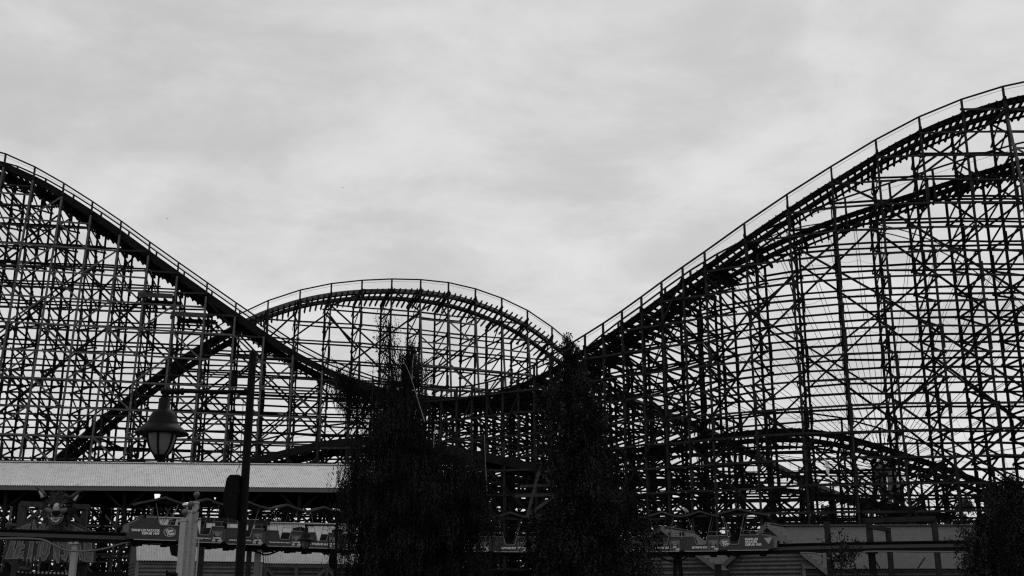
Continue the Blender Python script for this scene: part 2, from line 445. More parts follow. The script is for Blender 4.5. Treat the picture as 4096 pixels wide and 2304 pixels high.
    if pale:
        strip('side_board', .65 * trackw + .17, .06, -.34, .1, M_PALE_LIT); strip('side_board', -.65 * trackw + .17, .05, -.34, .02, M_TIMBER_G)
    if fascia:
        f2 = [f for f in fr if fascia(CX + F * f[0].x / f[0].y)]
        if len(f2) > 2:
            strip('side_board', 1.62, .08, -.8, -.2, M_RAIL, f2); strip('side_board', -1.62, .08, -.95, -.3, M_TIMBER, f2)
    ties = MB(); acc = 0; dd = 0; tie_sp = .62
    while dd < run.L:
        p, T, n, px = run.at(dd); b = R(bank(px)); a = n * math.cos(b) + V((0, 0, math.sin(b))); a = (a - T * a.dot(T)).normalized(); u = a.cross(T); u = u if u.z > 0 else -u
        c = p - u * .47; ln = 1.62 * trackw + rnd.uniform(-.04, .1)
        ties.beam(c - a * ln, c + a * ln, .12, .22, up=u); dd += tie_sp * math.sqrt(max(.2, 1 - T.z ** 2)) * 1.0
    ties.build('crosstie_deck', M_TIMBER_M if pale else M_TIMBER, root)
    # handrails (straight timbers post to post) and the wire under them
    def rail(o, h, w_, hh, nm, mtl, every=1):
        m = MB(); ss = stat[::every]
        for a, b in zip(ss, ss[1:]):
            pa = a['p'] + a['n'] * (a['O'][o] + .02); pb = b['p'] + b['n'] * (b['O'][o] + .02)
            m.beam((pa.x, pa.y, a['zt'][math.copysign(hw, o)] + .5 + h), (pb.x, pb.y, b['zt'][math.copysign(hw, o)] + .5 + h), w_, hh, ext=.04)
        m.build(nm, mtl, root)
    rail(hw, rail_h, .1, .13, 'handrail', M_TIMBER); rail(hw, rail_h * .55, .022, .022, 'guard_wire', M_STEEL)
    if far_rail: rail(-hw, rail_h, .1, .12, 'handrail', M_TIMBER_M); rail(hw, rail_h * .5, .05, .08, 'handrail', M_TIMBER_M)
    if extra: extra(root, run, stat)
    return run, stat, root
def lerp_tab(tab):
    xs = [a for a, _ in tab]; ys_ = [b for _, b in tab]
    return lambda x: float(np.interp(x, xs, ys_))
A_PY = [(-330, 585), (-120, 628), (0, 655), (69, 680), (193, 738), (323, 818), (456, 905), (580, 996), (706, 1086), (839, 1180), (933, 1246),
        (1045, 1323), (1161, 1400), (1275, 1462), (1400, 1515), (1550, 1560), (1731, 1589), (1886, 1590), (1991, 1574), (2096, 1543), (2195, 1500), (2299, 1440),
        (2465, 1338), (2575, 1262), (2713, 1160), (2862, 1055), (3020, 941), (3181, 830), (3353, 719), (3529, 610), (3705, 520), (3884, 451), (4053, 405), (4250, 372), (4420, 365)]
def plan(pys, slopes, anchor, Y0):
    """distance along a run whose heading dY/dX is known at each place"""
    sl = lerp_tab(slopes); pxs = [a for a, _ in pys]; k = pxs.index(anchor); Ys = {anchor: Y0}
    for seq in (range(k, len(pxs) - 1), range(k, 0, -1)):
        for i in seq:
            a = pxs[i]; b = pxs[i + (1 if seq.step > 0 else -1)]; m = sl((a + b) / 2); ra, rb = (a - CX) / F, (b - CX) / F
            Ys[b] = Ys[a] * (1 - m * ra) / (1 - m * rb)
    return [(px, Ys[px], py) for px, py in pys]
A_TAB = plan(A_PY, [(-300, .16), (900, .2), (1400, .2), (1600, -.1), (1900, -.6), (2200, -.85), (2700, -.75), (2950, -.62), (3200, -.42), (3450, -.2), (3700, -.06), (3950, .02), (4300, .08)], 3705, 84)
A_CTRL = [P(px, py, Y) for px, Y, py in A_TAB]
spA = lerp_tab([(-400, 2.75), (1250, 2.75), (1500, 2.0), (1750, 1.75), (2860, 1.95), (2880, 3.35), (4500, 3.35)])
bkA = lerp_tab([(0, 0), (1500, 0), (2000, 8), (2400, 6), (2900, 4), (3300, 10), (3700, 16), (4200, 16)])
rkA = lambda px: .3 if px < 1380 else (1.8 if px > 3990 else None)
B_CTRL = []
for k, (px, Y, py) in enumerate(A_TAB):
    if px < 2250:
        a, b = A_CTRL[max(0, k - 1)], A_CTRL[k + 1]; tt = (b - a).xy.normalized(); B_CTRL.append(A_CTRL[k] + V((-tt.y, tt.x, 0)) * 3.9)
ya = lambda px: float(np.interp(px, [a for a, _, _ in A_TAB], [b for _, b, _ in A_TAB]))
B_CTRL += [P(px, py, ya(px) + float(np.interp(px, [2465, 3100], [4.4, 2.0]))) for px, py in [(2465, 1385), (2575, 1310), (2718, 1205), (2862, 1108), (3028, 1020), (3193, 940), (3362, 874), (3541, 814), (3725, 754), (3910, 694), (4096, 642), (4300, 600)]]
_rb = Run(B_CTRL)
def zB(px, z):
    return min(float(np.interp(px + 20, _rb.px, [p.z for p in _rb.p])), z + .3)
coaster('wooden_coaster', 'tall dark timber coaster run from the left drop to the highest right hill', A_CTRL, spA, bkA,
        hw=1.8, far=lerp_tab([(2500, -5.6), (3100, -3.6)]), zfar=zB, rail_h=.62, long_p=.95, rakers=rkA, fascia=lambda px: px < 1500, seed=3, far_rail=False)
coaster('wooden_coaster', 'second timber coaster run just behind the first, climbing below it on the right hill', B_CTRL,
        lerp_tab([(-400, 2.75), (1250, 2.75), (1500, 2.2), (2860, 2.6), (2880, 3.35), (4500, 3.35)]), lerp_tab([(0, 0), (2400, 3), (3300, 8), (4000, 12)]), seed=5, brace='M', long_p=.5, midplane=False, hw=1.7, stub=True, rail_h=.95)
E_PY = [(60, 1960), (238, 1825), (437, 1655), (521, 1588), (621, 1510), (720, 1440), (820, 1378), (919, 1320), (1003, 1276), (1090, 1240), (1219, 1200),
        (1351, 1177), (1473, 1167), (1600, 1166), (1714, 1174), (1821, 1192), (1924, 1224), (2018, 1262), (2104, 1308), (2181, 1362), (2250, 1416), (2360, 1496), (2485, 1578), (2650, 1645), (2830, 1718), (3000, 1800), (3200, 1905), (3400, 1990), (3600, 2060)]
E_CTRL = [P(px, py, Y) for px, Y, py in plan(E_PY, [(0, .2), (900, .25), (1300, .32), (1700, .45), (2100, .5), (2300, .3), (2500, -.1), (3200, -.3)], 1600, 118)]
coaster('wooden_coaster', 'arched middle coaster hill with pale banked track standing open against the sky', E_CTRL, lambda px: 3.15, lerp_tab([(600, 2), (1000, 6), (1400, 10), (1800, 20), (2200, 26), (2500, 10)]),
        rakers=lambda px: 2.2 if 1640 < px < 2160 else None, brace='N', hw=2.1, pale=True, rail_h=.62, trackw=1.22, fascia=lambda px: px < 900, seed=9, midplane=False, long_p=.55, raker_ratio=.13)
C_CTRL = [P(px, py, Y) for px, Y, py in [(650, 95, 1905), (800, 95, 1888), (934, 95, 1856), (1100, 95, 1815), (1280, 95, 1772), (1450, 94.5, 1755), (1620, 94, 1762), (1777, 93.5, 1785), (1900, 93.2, 1806), (2010, 93, 1830), (2125, 92.8, 1856), (2280, 92.5, 1890), (2450, 92.5, 1910)]]
coaster('wooden_coaster', 'low boarded coaster hump between the weeping tree and the leafy tree, under the valley track', C_CTRL, lambda px: 2.6, lambda px: 2, hw=1.6, seed=13, brace='X', fascia=lambda px: True, long_p=.8)
D_CTRL = [P(px, py, Y) for px, Y, py in [(2380, 101, 1840), (2520, 100.5, 1800), (2700, 100, 1766), (2900, 99, 1738), (3050, 98.5, 1722), (3200, 98, 1720), (3350, 97.5, 1740), (3500, 97.2, 1782), (3700, 97, 1846), (3900, 97, 1920), (4096, 97.5, 2000), (4300, 98, 2070)]]
coaster('wooden_coaster', 'low arched coaster hump threading through the legs of the right hill', D_CTRL, lambda px: 3.0, lerp_tab([(2400, 14), (3200, 20), (3800, 14)]), seed=17, brace='M', midplane=False, long_p=.5, trackw=1.15)
G_CTRL = [P(px, py, Y) for px, Y, py in [(-300, 112, 1925), (200, 114, 1930), (700, 116, 1925), (1200, 117, 1905), (1700, 117.5, 1900), (2200, 117, 1915), (2700, 115, 1925), (3200, 113, 1960), (3500, 112, 2010), (3800, 112, 2060)]]
coaster('wooden_coaster', 'lowest far coaster run, a dense dark lattice behind the long roof and train', G_CTRL, lambda px: 2.9, lambda px: 0, seed=21, brace='X', long_p=.9)

# work platforms of the left hill
def platform(px, py, wpx, Y, lab, mt=None):
    mt = mt or M_TIMBER
    a = P(px, py, Y); b = P(px + wpx, py + wpx * .05, Y + 1.2); m = MB(); t = thing('work_platform', lab, 'platform', ((a.x + b.x) / 2, (a.y + b.y) / 2, a.z), 0, 'plank platforms on the left hill')
    m.beam(a, b, 1.0, .07); m.build('deck', mt, t)
    k = MB(); k.beam(a + V((0, -.5, -.05)), b + V((0, -.5, -.05)), .07, .44); k.build('toe_board', mt, t)
    for i in range(5):
        h = MB(); h.beam(a.lerp(b, i / 4) + V((0, .5, -.35)), a.lerp(b, i / 4) + V((0, -.5, -.35)), .1, .3); h.build('joist', M_TIMBER, t)
platform(558, 1181, 140, 99.7, 'topmost of the four plank platforms stepping down the left hill', M_TIMBER_G)
platform(590, 1212, 135, 100.8, 'second plank platform from the top of the stepped four on the left hill')
platform(690, 1258, 145, 101, 'third plank platform from the top, pale board edge, under the steep drop', M_TIMBER_G)
platform(715, 1285, 155, 102, 'lowest of the four plank platforms stepping down the left hill')

# ------------------------------------------------------------------ spoked big wheel beyond
HUB = P(3538, 1880, 200)
t = thing('big_wheel', 'huge spoked wheel far behind the right hill, thin cables fanning from its hub', 'big wheel', (HUB.x, HUB.y, -24))
RW = 46; ax = V((.25, -1, 0)).normalized(); e1 = V((-ax.y, ax.x, 0)); e1 = V((1, .25, 0)).normalized(); e2 = V((0, 0, 1))
m = MB()
NS = 48
for i in range(NS):
    a = 2 * PI * (i + .3) / NS
    for sd_ in (-1.2, 1.2):
        m.tube([HUB + ax * sd_, HUB + (e1 * math.cos(a) + e2 * math.sin(a)) * RW * 1.0 + ax * sd_ * .3], .055, 4)
m.build('spokes', M_WHEEL, t)
m = MB()
for rr in (RW, RW * .97):
    m.tube([HUB + (e1 * math.cos(2 * PI * i / 96) + e2 * math.sin(2 * PI * i / 96)) * rr for i in range(97)], .12, 4)
m.build('rim', M_WHEEL, t)
for rr in (.25, .4, .55, .7, .84):
    m = MB()
    for i in range(NS):
        a, b = 2 * PI * (i + .3) / NS, 2 * PI * (i + 1.3) / NS
        pa = HUB + (e1 * math.cos(a) + e2 * math.sin(a)) * RW * rr; pb = HUB + (e1 * math.cos(b) + e2 * math.sin(b)) * RW * rr
        m.tube([pa, (pa + pb) / 2 * 1 + (HUB - (pa + pb) / 2) * .012, pb], .03, 3)
    m.build('light_string', M_WHEEL, t)
m = MB(); m.tube([HUB + ax * 2.2, HUB - ax * 2.2], 1.0, 14); m.build('hub', M_WHEEL, t)
for sx in (-1, 1):
    for sy in (-1, 1):
        m = MB(); m.tube([HUB + ax * 2.0 * sy, V((HUB.x, HUB.y, -24)) + e1 * 10 * sx + ax * 7 * sy], .45, 8); m.build('support_leg', M_WHEEL, t)
m = MB(); m.tube([HUB + ax * 2.6, V((HUB.x, HUB.y, -24)) + ax * 2.9], .5, 10); m.build('support_column', M_GREYP, t)

# ------------------------------------------------------------------ foliage
def leaf_mesh(name, c, axis, ln, wd, m):
    n = len(c); r = rng.normal(size=(n, 3)); b = np.cross(axis, r); b /= np.linalg.norm(b, axis=1)[:, None] + 1e-9
    ln = ln[:, None]; wd = wd[:, None]; nrm = np.cross(axis, b)
    v = np.empty((n, 4, 3)); v[:, 0] = c; v[:, 1] = c + axis * ln * .45 + b * wd / 2 + nrm * wd * .12; v[:, 2] = c + axis * ln; v[:, 3] = c + axis * ln * .45 - b * wd / 2 + nrm * wd * .12
    me = bpy.data.meshes.new(name); me.vertices.add(4 * n); me.vertices.foreach_set('co', v.reshape(-1).astype(np.float32))
    me.loops.add(4 * n); me.loops.foreach_set('vertex_index', np.arange(4 * n, dtype=np.int32))
    me.polygons.add(n); me.polygons.foreach_set('loop_start', np.arange(0, 4 * n, 4, dtype=np.int32))
    me.update(calc_edges=True); me.validate(); me.materials.append(m); return me
def tree(name, label, Y, trunk, outline, nclump, nstrand, strand_len, nleaf, lsize, lmat, bark, group=None, depth=.85, trunk_r=.16, cat='tree', edge=.55, droop=.0, leaders=(), shoots=()):
    """outline: (py, pxl, pxr) rows from the top down; trunk: pixel polyline from top to ground"""
    o2 = []
    for py, l, r in outline:
        a = P(l, py, Y); b = P(r, py, Y); o2.append((a.z, (a.x + b.x) / 2, (b.x - a.x) / 2))
    o2.sort(); zs_ = np.array([a for a, _, _ in o2]); cs = np.array([b for _, b, _ in o2]); rs = np.array([c for _, _, c in o2])
    tp = [P(x, y, Y) for x, y in trunk]; base = V((tp[-1].x, Y, 0))
    root = thing(name, label, cat, base, 0, group)
    m = MB(); path = [base + V((0, 0, -.05))] + list(reversed(tp)); m.tube(path, trunk_r, 8, .025); m.build('trunk', bark, root, smooth=True)
    for ld in leaders:
        m = MB(); m.tube(catmull([P(x, y, Y + dy) for x, y, dy in ld], 5), .02, 6, .008); m.build('limb', bark, root, smooth=True)
    zq = np.linspace(zs_[0], zs_[-1], 400); wq = np.interp(zq, zs_, rs) + .12; wq = wq ** 1.35; wq /= wq.sum()
    C = []; A = []; br = MB()
    boughs = []
    for i in range(max(12, nclump // 9)):
        z = float(rng.choice(zq, p=wq)); boughs.append((z, rng.uniform(0, 2 * PI), rng.uniform(.3, 1.06) if rng.random() < .8 else rng.uniform(.1, .5)))
    for i in range(nclump):
        if rng.random() < .78:
            z, ph, ro = boughs[rng.integers(len(boughs))]
        else:
            z = float(rng.choice(zq, p=wq)); ph = rng.uniform(0, 2 * PI); ro = rng.random() * .9
        cx = np.interp(z, zs_, cs); rr = np.interp(z, zs_, rs)
        tip = np.array([cx + rr * ro * math.cos(ph), Y + rr * depth * ro * math.sin(ph), z]) + rng.normal(size=3) * np.array([.2, .2, .26]) * (.3 + .5 * rr)
        # twig from the trunk to the clump
        k = min(max(z + .5, .6), path[-1].z - .1); tx = base.x
        for a, b in zip(path, path[1:]):
            if a.z <= k <= b.z: tx = a.x + (b.x - a.x) * (k - a.z) / max(1e-6, b.z - a.z)
        if i % 3 == 0: br.tube([(tx, Y, k - .4 * rr), ((tx + tip[0]) / 2, (Y + tip[1]) / 2, z + .12 * rr), tuple(tip)], .028, 4, .007)
        ns = max(1, int(nstrand * rng.uniform(.5, 1.5)))
        for j in range(ns):
            s0 = tip + rng.normal(size=3) * np.array([.22, .22, .18]) * (0.6 + .25 * rr)
            ll = strand_len * rng.uniform(.3, 1.2) * min(1, .35 + rr * .45); nl = max(3, int(nleaf * ll / strand_len))
            tt_ = np.linspace(0, 1, nl)[:, None]
            out = np.array([math.cos(ph), math.sin(ph), 0]) * .12 * ll * (1 - droop)
            sway = rng.normal(size=3) * np.array([.1, .1, 0]) * ll
            pts = s0 + tt_ * np.array([0, 0, -ll]) + np.sin(tt_ * 2) * out + tt_ ** 2 * sway + rng.normal(size=(nl, 3)) * (.012 if droop > .4 else .03)
            ax_ = rng.normal(size=(nl, 3)) * (.32 if droop > .4 else .55) + np.array([0, 0, -.8])
            C.append(pts); A.append(ax_)
    for sh in shoots:       # bare shoots standing out of the crown, leaves along them
        pts3 = [P(x, y, Y) for x, y in sh]
        br.tube(pts3, .02, 4, .006)
        for a, b in zip(pts3, pts3[1:]):
            nn = max(2, int((b - a).length / .03)); tt_ = rng.random(nn)[:, None]
            C.append(np.array(a) + tt_ * (np.array(b) - np.array(a)) + rng.normal(size=(nn, 3)) * .07); A.append(rng.normal(size=(nn, 3)) * .7 + np.array([0, 0, -.4]))
    C = np.concatenate(C); A = np.concatenate(A); A /= np.linalg.norm(A, axis=1)[:, None]; n = len(C)
    me = leaf_mesh('crown', C - np.array(base), A, lsize * rng.uniform(.6, 1.25, n), lsize * (.42 if droop > .4 else .55) * rng.uniform(.6, 1.2, n), lmat)
    inst('crown', me, root)
    if len(br.v): br.build('branches', M_TWIG, root)
    return root, n
NL = 0
r_, n_ = tree('weeping_birch', 'large dark weeping birch with pale forked stems, left of the leafy tree', 47,
     [(1640, 1500), (1630, 1600), (1625, 1800), (1640, 2050), (1640, 2304)],
     [(1375, 1615, 1655), (1410, 1585, 1680), (1450, 1560, 1698), (1500, 1520, 1715), (1550, 1492, 1724), (1600, 1462, 1732), (1660, 1440, 1738), (1720, 1430, 1748), (1800, 1418, 1772), (1850, 1408, 1845), (1890, 1400, 1890), (1980, 1398, 1920), (2080, 1395, 1935), (2180, 1408, 1945), (2304, 1425, 1955), (2420, 1440, 1950)],
     2300, 6, 1.5, 30, .105, M_LEAF, M_BARK, droop=.6, trunk_r=.14,
     leaders=[[(1700, 1690, -2.3), (1672, 1600, -2.3), (1640, 1500, -2.2), (1612, 1440, -2)], [(1648, 1520, -2.2), (1650, 1460, -2.2), (1656, 1415, -2)], [(1735, 1790, -2.3), (1736, 1740, -2.4), (1742, 1700, -2.3)]],
     shoots=[[(1575, 1520), (1556, 1400), (1545, 1300), (1536, 1225)], [(1570, 1520), (1555, 1420), (1548, 1310), (1530, 1240)], [(1590, 1540), (1572, 1440), (1562, 1330), (1556, 1290)], [(1556, 1480), (1530, 1420), (1500, 1405)], [(1560, 1500), (1520, 1450), (1478, 1440)], [(1566, 1520), (1520, 1480), (1470, 1490)], [(1560, 1450), (1590, 1390), (1600, 1350)], [(1556, 1400), (1535, 1370), (1515, 1375)], [(1556, 1380), (1580, 1340), (1588, 1320)], [(1570, 1560), (1500, 1520), (1450, 1535)], [(1545, 1400), (1520, 1330), (1500, 1260)], [(1560, 1420), (1520, 1360), (1490, 1345)], [(1600, 1450), (1560, 1360), (1555, 1250)], [(1650, 1480), (1640, 1380), (1632, 1325)], [(1700, 1540), (1725, 1510)],
             [(1520, 1470), (1470, 1440), (1455, 1450)], [(1500, 1550), (1400, 1500), (1345, 1500)], [(1500, 1600), (1420, 1520), (1330, 1530)], [(1480, 1600), (1380, 1500), (1340, 1560)], [(1480, 1680), (1380, 1560), (1330, 1600)], [(1460, 1620), (1360, 1510), (1325, 1520)]])
NL += n_
# the bough that leans out to the left is part of the same crown, drawn by a second leaf pass
def add_bough(root, Y, pts, n, lsize, hang, spread, mt):
    base = wloc(root); C = []; A = []
    p3 = [P(x, y, Y) for x, y in pts]; m = MB(); m.tube(catmull(p3, 5), .024, 5, .008); m.build('limb', M_TWIG, root)
    for i in range(n):
        k = rng.integers(0, len(p3) - 1); a = np.array(p3[k].lerp(p3[k + 1], rng.random())) + rng.normal(size=3) * spread
        ll = hang * rng.uniform(.3, 1.2); nl = max(3, int(18 * ll)); tt_ = np.linspace(0, 1, nl)[:, None]
        C.append(a + tt_ * np.array([0, 0, -ll]) + tt_ ** 2 * rng.normal(size=3) * .15 * ll + rng.normal(size=(nl, 3)) * .014); A.append(rng.normal(size=(nl, 3)) * .35 + np.array([0, 0, -.8]))
    C = np.concatenate(C); A = np.concatenate(A); A /= np.linalg.norm(A, axis=1)[:, None]; n2 = len(C)
    inst('hanging_bough', leaf_mesh('hanging_bough', C - np.array(base), A, lsize * rng.uniform(.6, 1.25, n2), lsize * .42 * rng.uniform(.6, 1.2, n2), mt), root)
add_bough(r_, 47, [(1600, 1640), (1575, 1520), (1558, 1420), (1548, 1330), (1542, 1270)], 330, .095, .55, .27, M_LEAF)
add_bough(r_, 47, [(1660, 1520), (1650, 1430), (1640, 1350)], 160, .095, .6, .16, M_LEAF)
add_bough(r_, 46, [(1560, 1700), (1470, 1580), (1400, 1510), (1345, 1500)], 480, .105, 1.3, .25, M_LEAF)
add_bough(r_, 45.5, [(1560, 1920), (1450, 1860), (1390, 1850)], 220, .105, 1.3, .2, M_LEAF)
add_bough(r_, 45.5, [(1580, 2080), (1480, 2010), (1400, 2020)], 260, .105, 1.6, .25, M_LEAF)
add_bough(r_, 45.5, [(1760, 1960), (1800, 1850), (1860, 1830), (1915, 1870)], 300, .105, 1.7, .25, M_LEAF)
add_bough(r_, 45.5, [(1750, 2080), (1850, 1990), (1940, 2020), (1985, 2060)], 240, .105, 1.4, .25, M_LEAF)
rt_, n_ = tree('leafy_tree', 'tall narrow broad-leaved tree in front of the train at the foot of the right climb', 49,
     [(2280, 1400), (2290, 1500), (2300, 1700), (2310, 2000), (2315, 2304)],
     [(1370, 2266, 2288), (1410, 2250, 2315), (1450, 2228, 2345), (1500, 2208, 2368), (1570, 2195, 2388), (1640, 2180, 2410), (1720, 2172, 2435), (1800, 2175, 2460), (1880, 2188, 2500), (1960, 2190, 2535), (2050, 2180, 2555), (2120, 2150, 2580), (2200, 2130, 2605), (2304, 2120, 2625), (2420, 2120, 2630)],
     1650, 8, .65, 11, .14, M_LEAF2, M_TIMBER_L, droop=.2, trunk_r=.15, edge=.4,
     shoots=[[(2275, 1450), (2272, 1390), (2275, 1332)], [(2240, 1460), (2228, 1400), (2225, 1375)], [(2300, 1450), (2310, 1400), (2320, 1378)], [(2260, 1440), (2255, 1400), (2250, 1370)], [(2340, 1480), (2352, 1430), (2360, 1400)], [(2460, 1900), (2480, 1840), (2490, 1810)], [(2520, 2000), (2550, 1960), (2560, 1930)]])
add_bough(rt_, 49, [(2290, 1520), (2276, 1440), (2273, 1390), (2276, 1340)], 220, .14, .4, .13, M_LEAF2)
tree('leafy_bush', 'dense dark bush at the right edge, rising over the beam and long shed roof', 44,
     [(4020, 2000), (4025, 2150), (4020, 2304)],
     [(1905, 4010, 4060), (1950, 3965, 4120), (2000, 3930, 4160), (2050, 3905, 4190), (2110, 3890, 4210), (2180, 3850, 4220), (2240, 3835, 4220), (2304, 3820, 4220), (2420, 3810, 4220)],
     700, 8, .55, 11, .12, M_LEAF2, M_TWIG, droop=.1, trunk_r=.12, edge=.3, cat='bush',
     shoots=[[(3960, 2050), (3930, 1960), (3925, 1925)], [(3990, 2000), (3975, 1930), (3968, 1900)], [(4060, 1960), (4050, 1890), (4055, 1860)], [(3900, 2100), (3850, 2050), (3835, 2040)], [(3880, 2140), (3820, 2090), (3790, 2085)], [(3870, 2200), (3810, 2160), (3770, 2160)]])
tree('young_tree', 'small sparse shrub with upright leafy shoots in front of the long shed roof', 42,
     [(3368, 2160), (3365, 2304)],
     [(2150, 3345, 3385), (2190, 3325, 3405), (2240, 3305, 3425), (2304, 3290, 3450), (2420, 3290, 3450)],
     120, 4, .4, 8, .13, M_LEAF2, M_TWIG, droop=.1, trunk_r=.05, edge=.3, cat='shrub',
     shoots=[[(3368, 2230), (3360, 2160), (3352, 2115)], [(3350, 2240), (3325, 2180), (3322, 2130)], [(3390, 2230), (3415, 2180), (3425, 2145)], [(3340, 2260), (3300, 2190), (3283, 2150)], [(3400, 2260), (3440, 2190), (3455, 2160)], [(3365, 2200), (3378, 2150), (3380, 2125)]])
# trees beyond the coaster
FT = [(60, 2040, 200), (300, 2065, 220), (560, 2055, 200), (830, 2062, 190), (1100, 2045, 210), (1350, 2070, 220), (1640, 2050, 220), (1930, 2070, 220), (2230, 2060, 220), (2540, 2050, 220), (2800, 2035, 200), (3040, 2040, 190), (3290, 2015, 190), (3440, 1985, 170), (3640, 2000, 170), (3850, 1985, 190), (4060, 1960, 220)]
far_lab = ['at the left edge behind the wolf sign', 'behind the empty beam right of the wolf sign', 'behind the front car of the train', 'behind the three white columns', 'seen under the long roof above the fourth car', 'left of the weeping birch', 'behind the weeping birch', 'right of the weeping birch', 'behind the leafy tree', 'right of the leafy tree', 'behind the car with the perched gull', 'behind the last car', 'below the flying gull', 'just left of the wheel column', 'just right of the wheel column', 'left of the bush at the right edge', 'behind the bush at the right edge']
for (px, py, wd), lb in zip(FT, far_lab):
    Yf = 140 + rng.uniform(-6, 6); hw_ = wd * .62
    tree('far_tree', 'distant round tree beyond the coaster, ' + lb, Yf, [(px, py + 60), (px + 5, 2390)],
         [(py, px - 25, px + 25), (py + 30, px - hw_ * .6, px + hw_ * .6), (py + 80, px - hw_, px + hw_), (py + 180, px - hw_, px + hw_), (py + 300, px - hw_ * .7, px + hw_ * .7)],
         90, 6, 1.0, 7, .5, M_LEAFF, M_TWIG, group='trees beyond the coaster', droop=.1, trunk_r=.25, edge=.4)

# ------------------------------------------------------------------ station with the long corrugated roof
def station():
    A0 = P(-320, 1938, 79.2); A1 = P(1905, 1966, 82.4); ez = A0.z; A0.z = A1.z = 0
    d = (A1 - A0); Ln = d.length; d.normalize(); n = V((-d.y, d.x, 0))
    t = thing('station_building', 'long open-sided station with pale rust-spotted corrugated roof in front of the left hill', 'building', A0)
    rz = P(0, 1849, 85.6).z; dep = 6
    m = MB(); m.corrugated(A0 + V((0, 0, ez)), d * Ln, n * dep - d * dep * .27 + V((0, 0, rz - ez)), .165, .022); m.corrugated(A0 + n * 2 * dep - d * dep * .54 + V((0, 0, ez)), d * Ln, n * -dep + d * dep * .27 + V((0, 0, rz - ez)), .165, .022)
    rf = m.build('roof', M_ROOF, t, smooth=True)
    m = MB(); m.beam(A0 + n * dep + V((0, 0, rz + .03)), A0 + d * Ln + n * dep + V((0, 0, rz + .03)), .5, .06); m.build('ridge_cap', M_ROOF, rf)
    m = MB(); m.beam(A0 + n * .1 + V((0, 0, ez - .17)), A0 + d * Ln + n * .1 + V((0, 0, ez - .17)), .05, .3); m.build('fascia', M_FASCIA, t)
    m = MB(); m.beam(A0 + n * (2 * dep - .1) + V((0, 0, ez - .3)), A0 + d * Ln + n * (2 * dep - .1) + V((0, 0, ez - .3)), .06, .5); m.build('fascia', M_DARK, t)
    m = MB(); m.beam(A0 + n * dep + V((0, 0, ez - .28)), A0 + d * Ln + n * dep + V((0, 0, ez - .28)), 2 * dep - .5, .04); m.build('ceiling', M_DARK, t)
    k = 0; x = 1.5
    while x < Ln - .5:
        for yy in (.9, 2 * dep - .9):
            m = MB(); c = A0 + d * x + n * yy; m.beam(c, c + V((0, 0, ez - .3)), .22, .22, up=d); m.build('post', M_TIMBER, t)
        m = MB(); m.beam(A0 + d * x + n * .9 + V((0, 0, ez - 1.6)), A0 + d * (x + 1.4) + n * .9 + V((0, 0, ez - .35)), .1, .16); m.beam(A0 + d * x + n * .9 + V((0, 0, ez - 1.6)), A0 + d * (x - 1.4) + n * .9 + V((0, 0, ez - .35)), .1, .16); m.build('knee_brace', M_TIMBER, t)
        x += 4.1
    m = MB(); m.beam(A0 + n * dep + V((0, 0, 3.3)), A0 + d * Ln + n * dep + V((0, 0, 3.3)), 2 * dep - 1, .35); m.build('platform', M_DARK, t)
    m = MB()
    for z in (4.2, 4.7): m.beam(A0 + n * 1.2 + V((0, 0, z)), A0 + d * Ln + n * 1.2 + V((0, 0, z)), .08, .12)
    x = .8
    while x < Ln: m.beam(A0 + d * x + n * 1.2 + V((0, 0, 3.4)), A0 + d * x + n * 1.2 + V((0, 0, 4.75)), .1, .1, up=d); x += 2.05
    m.build('railing', M_TIMBER_M, t)
    for px, py, s_, lb in ((629, 1985, 1.0, 'bright lit bowl lamp under the long roof above the front car'), (860, 1993, .35, 'tiny lit lamp far under the long roof right of the white columns')):
        Yl = 80.6 if s_ == 1 else 86; c = P(px, py, Yl); q = thing('ceiling_light', lb, 'lamp', (c.x, c.y, ez - .3), 0, 'lamps under the station roof')
        h = .2 * s_
        m = MB(); m.lathe((c.x, c.y, c.z - h), [(.12 * s_, 0), (.16 * s_, .06 * s_), (.21 * s_, .3 * s_), (.2 * s_, .34 * s_)], 14); m.build('diffuser', M_LIT, q)
        m = MB(); m.lathe((c.x, c.y, c.z + .14 * s_), [(.2 * s_, 0), (.2 * s_, .05), (.03, .06), (.03, max(.1, ez - .3 - c.z - .14 * s_))], 10); m.build('housing', M_BLACK, q)
station()

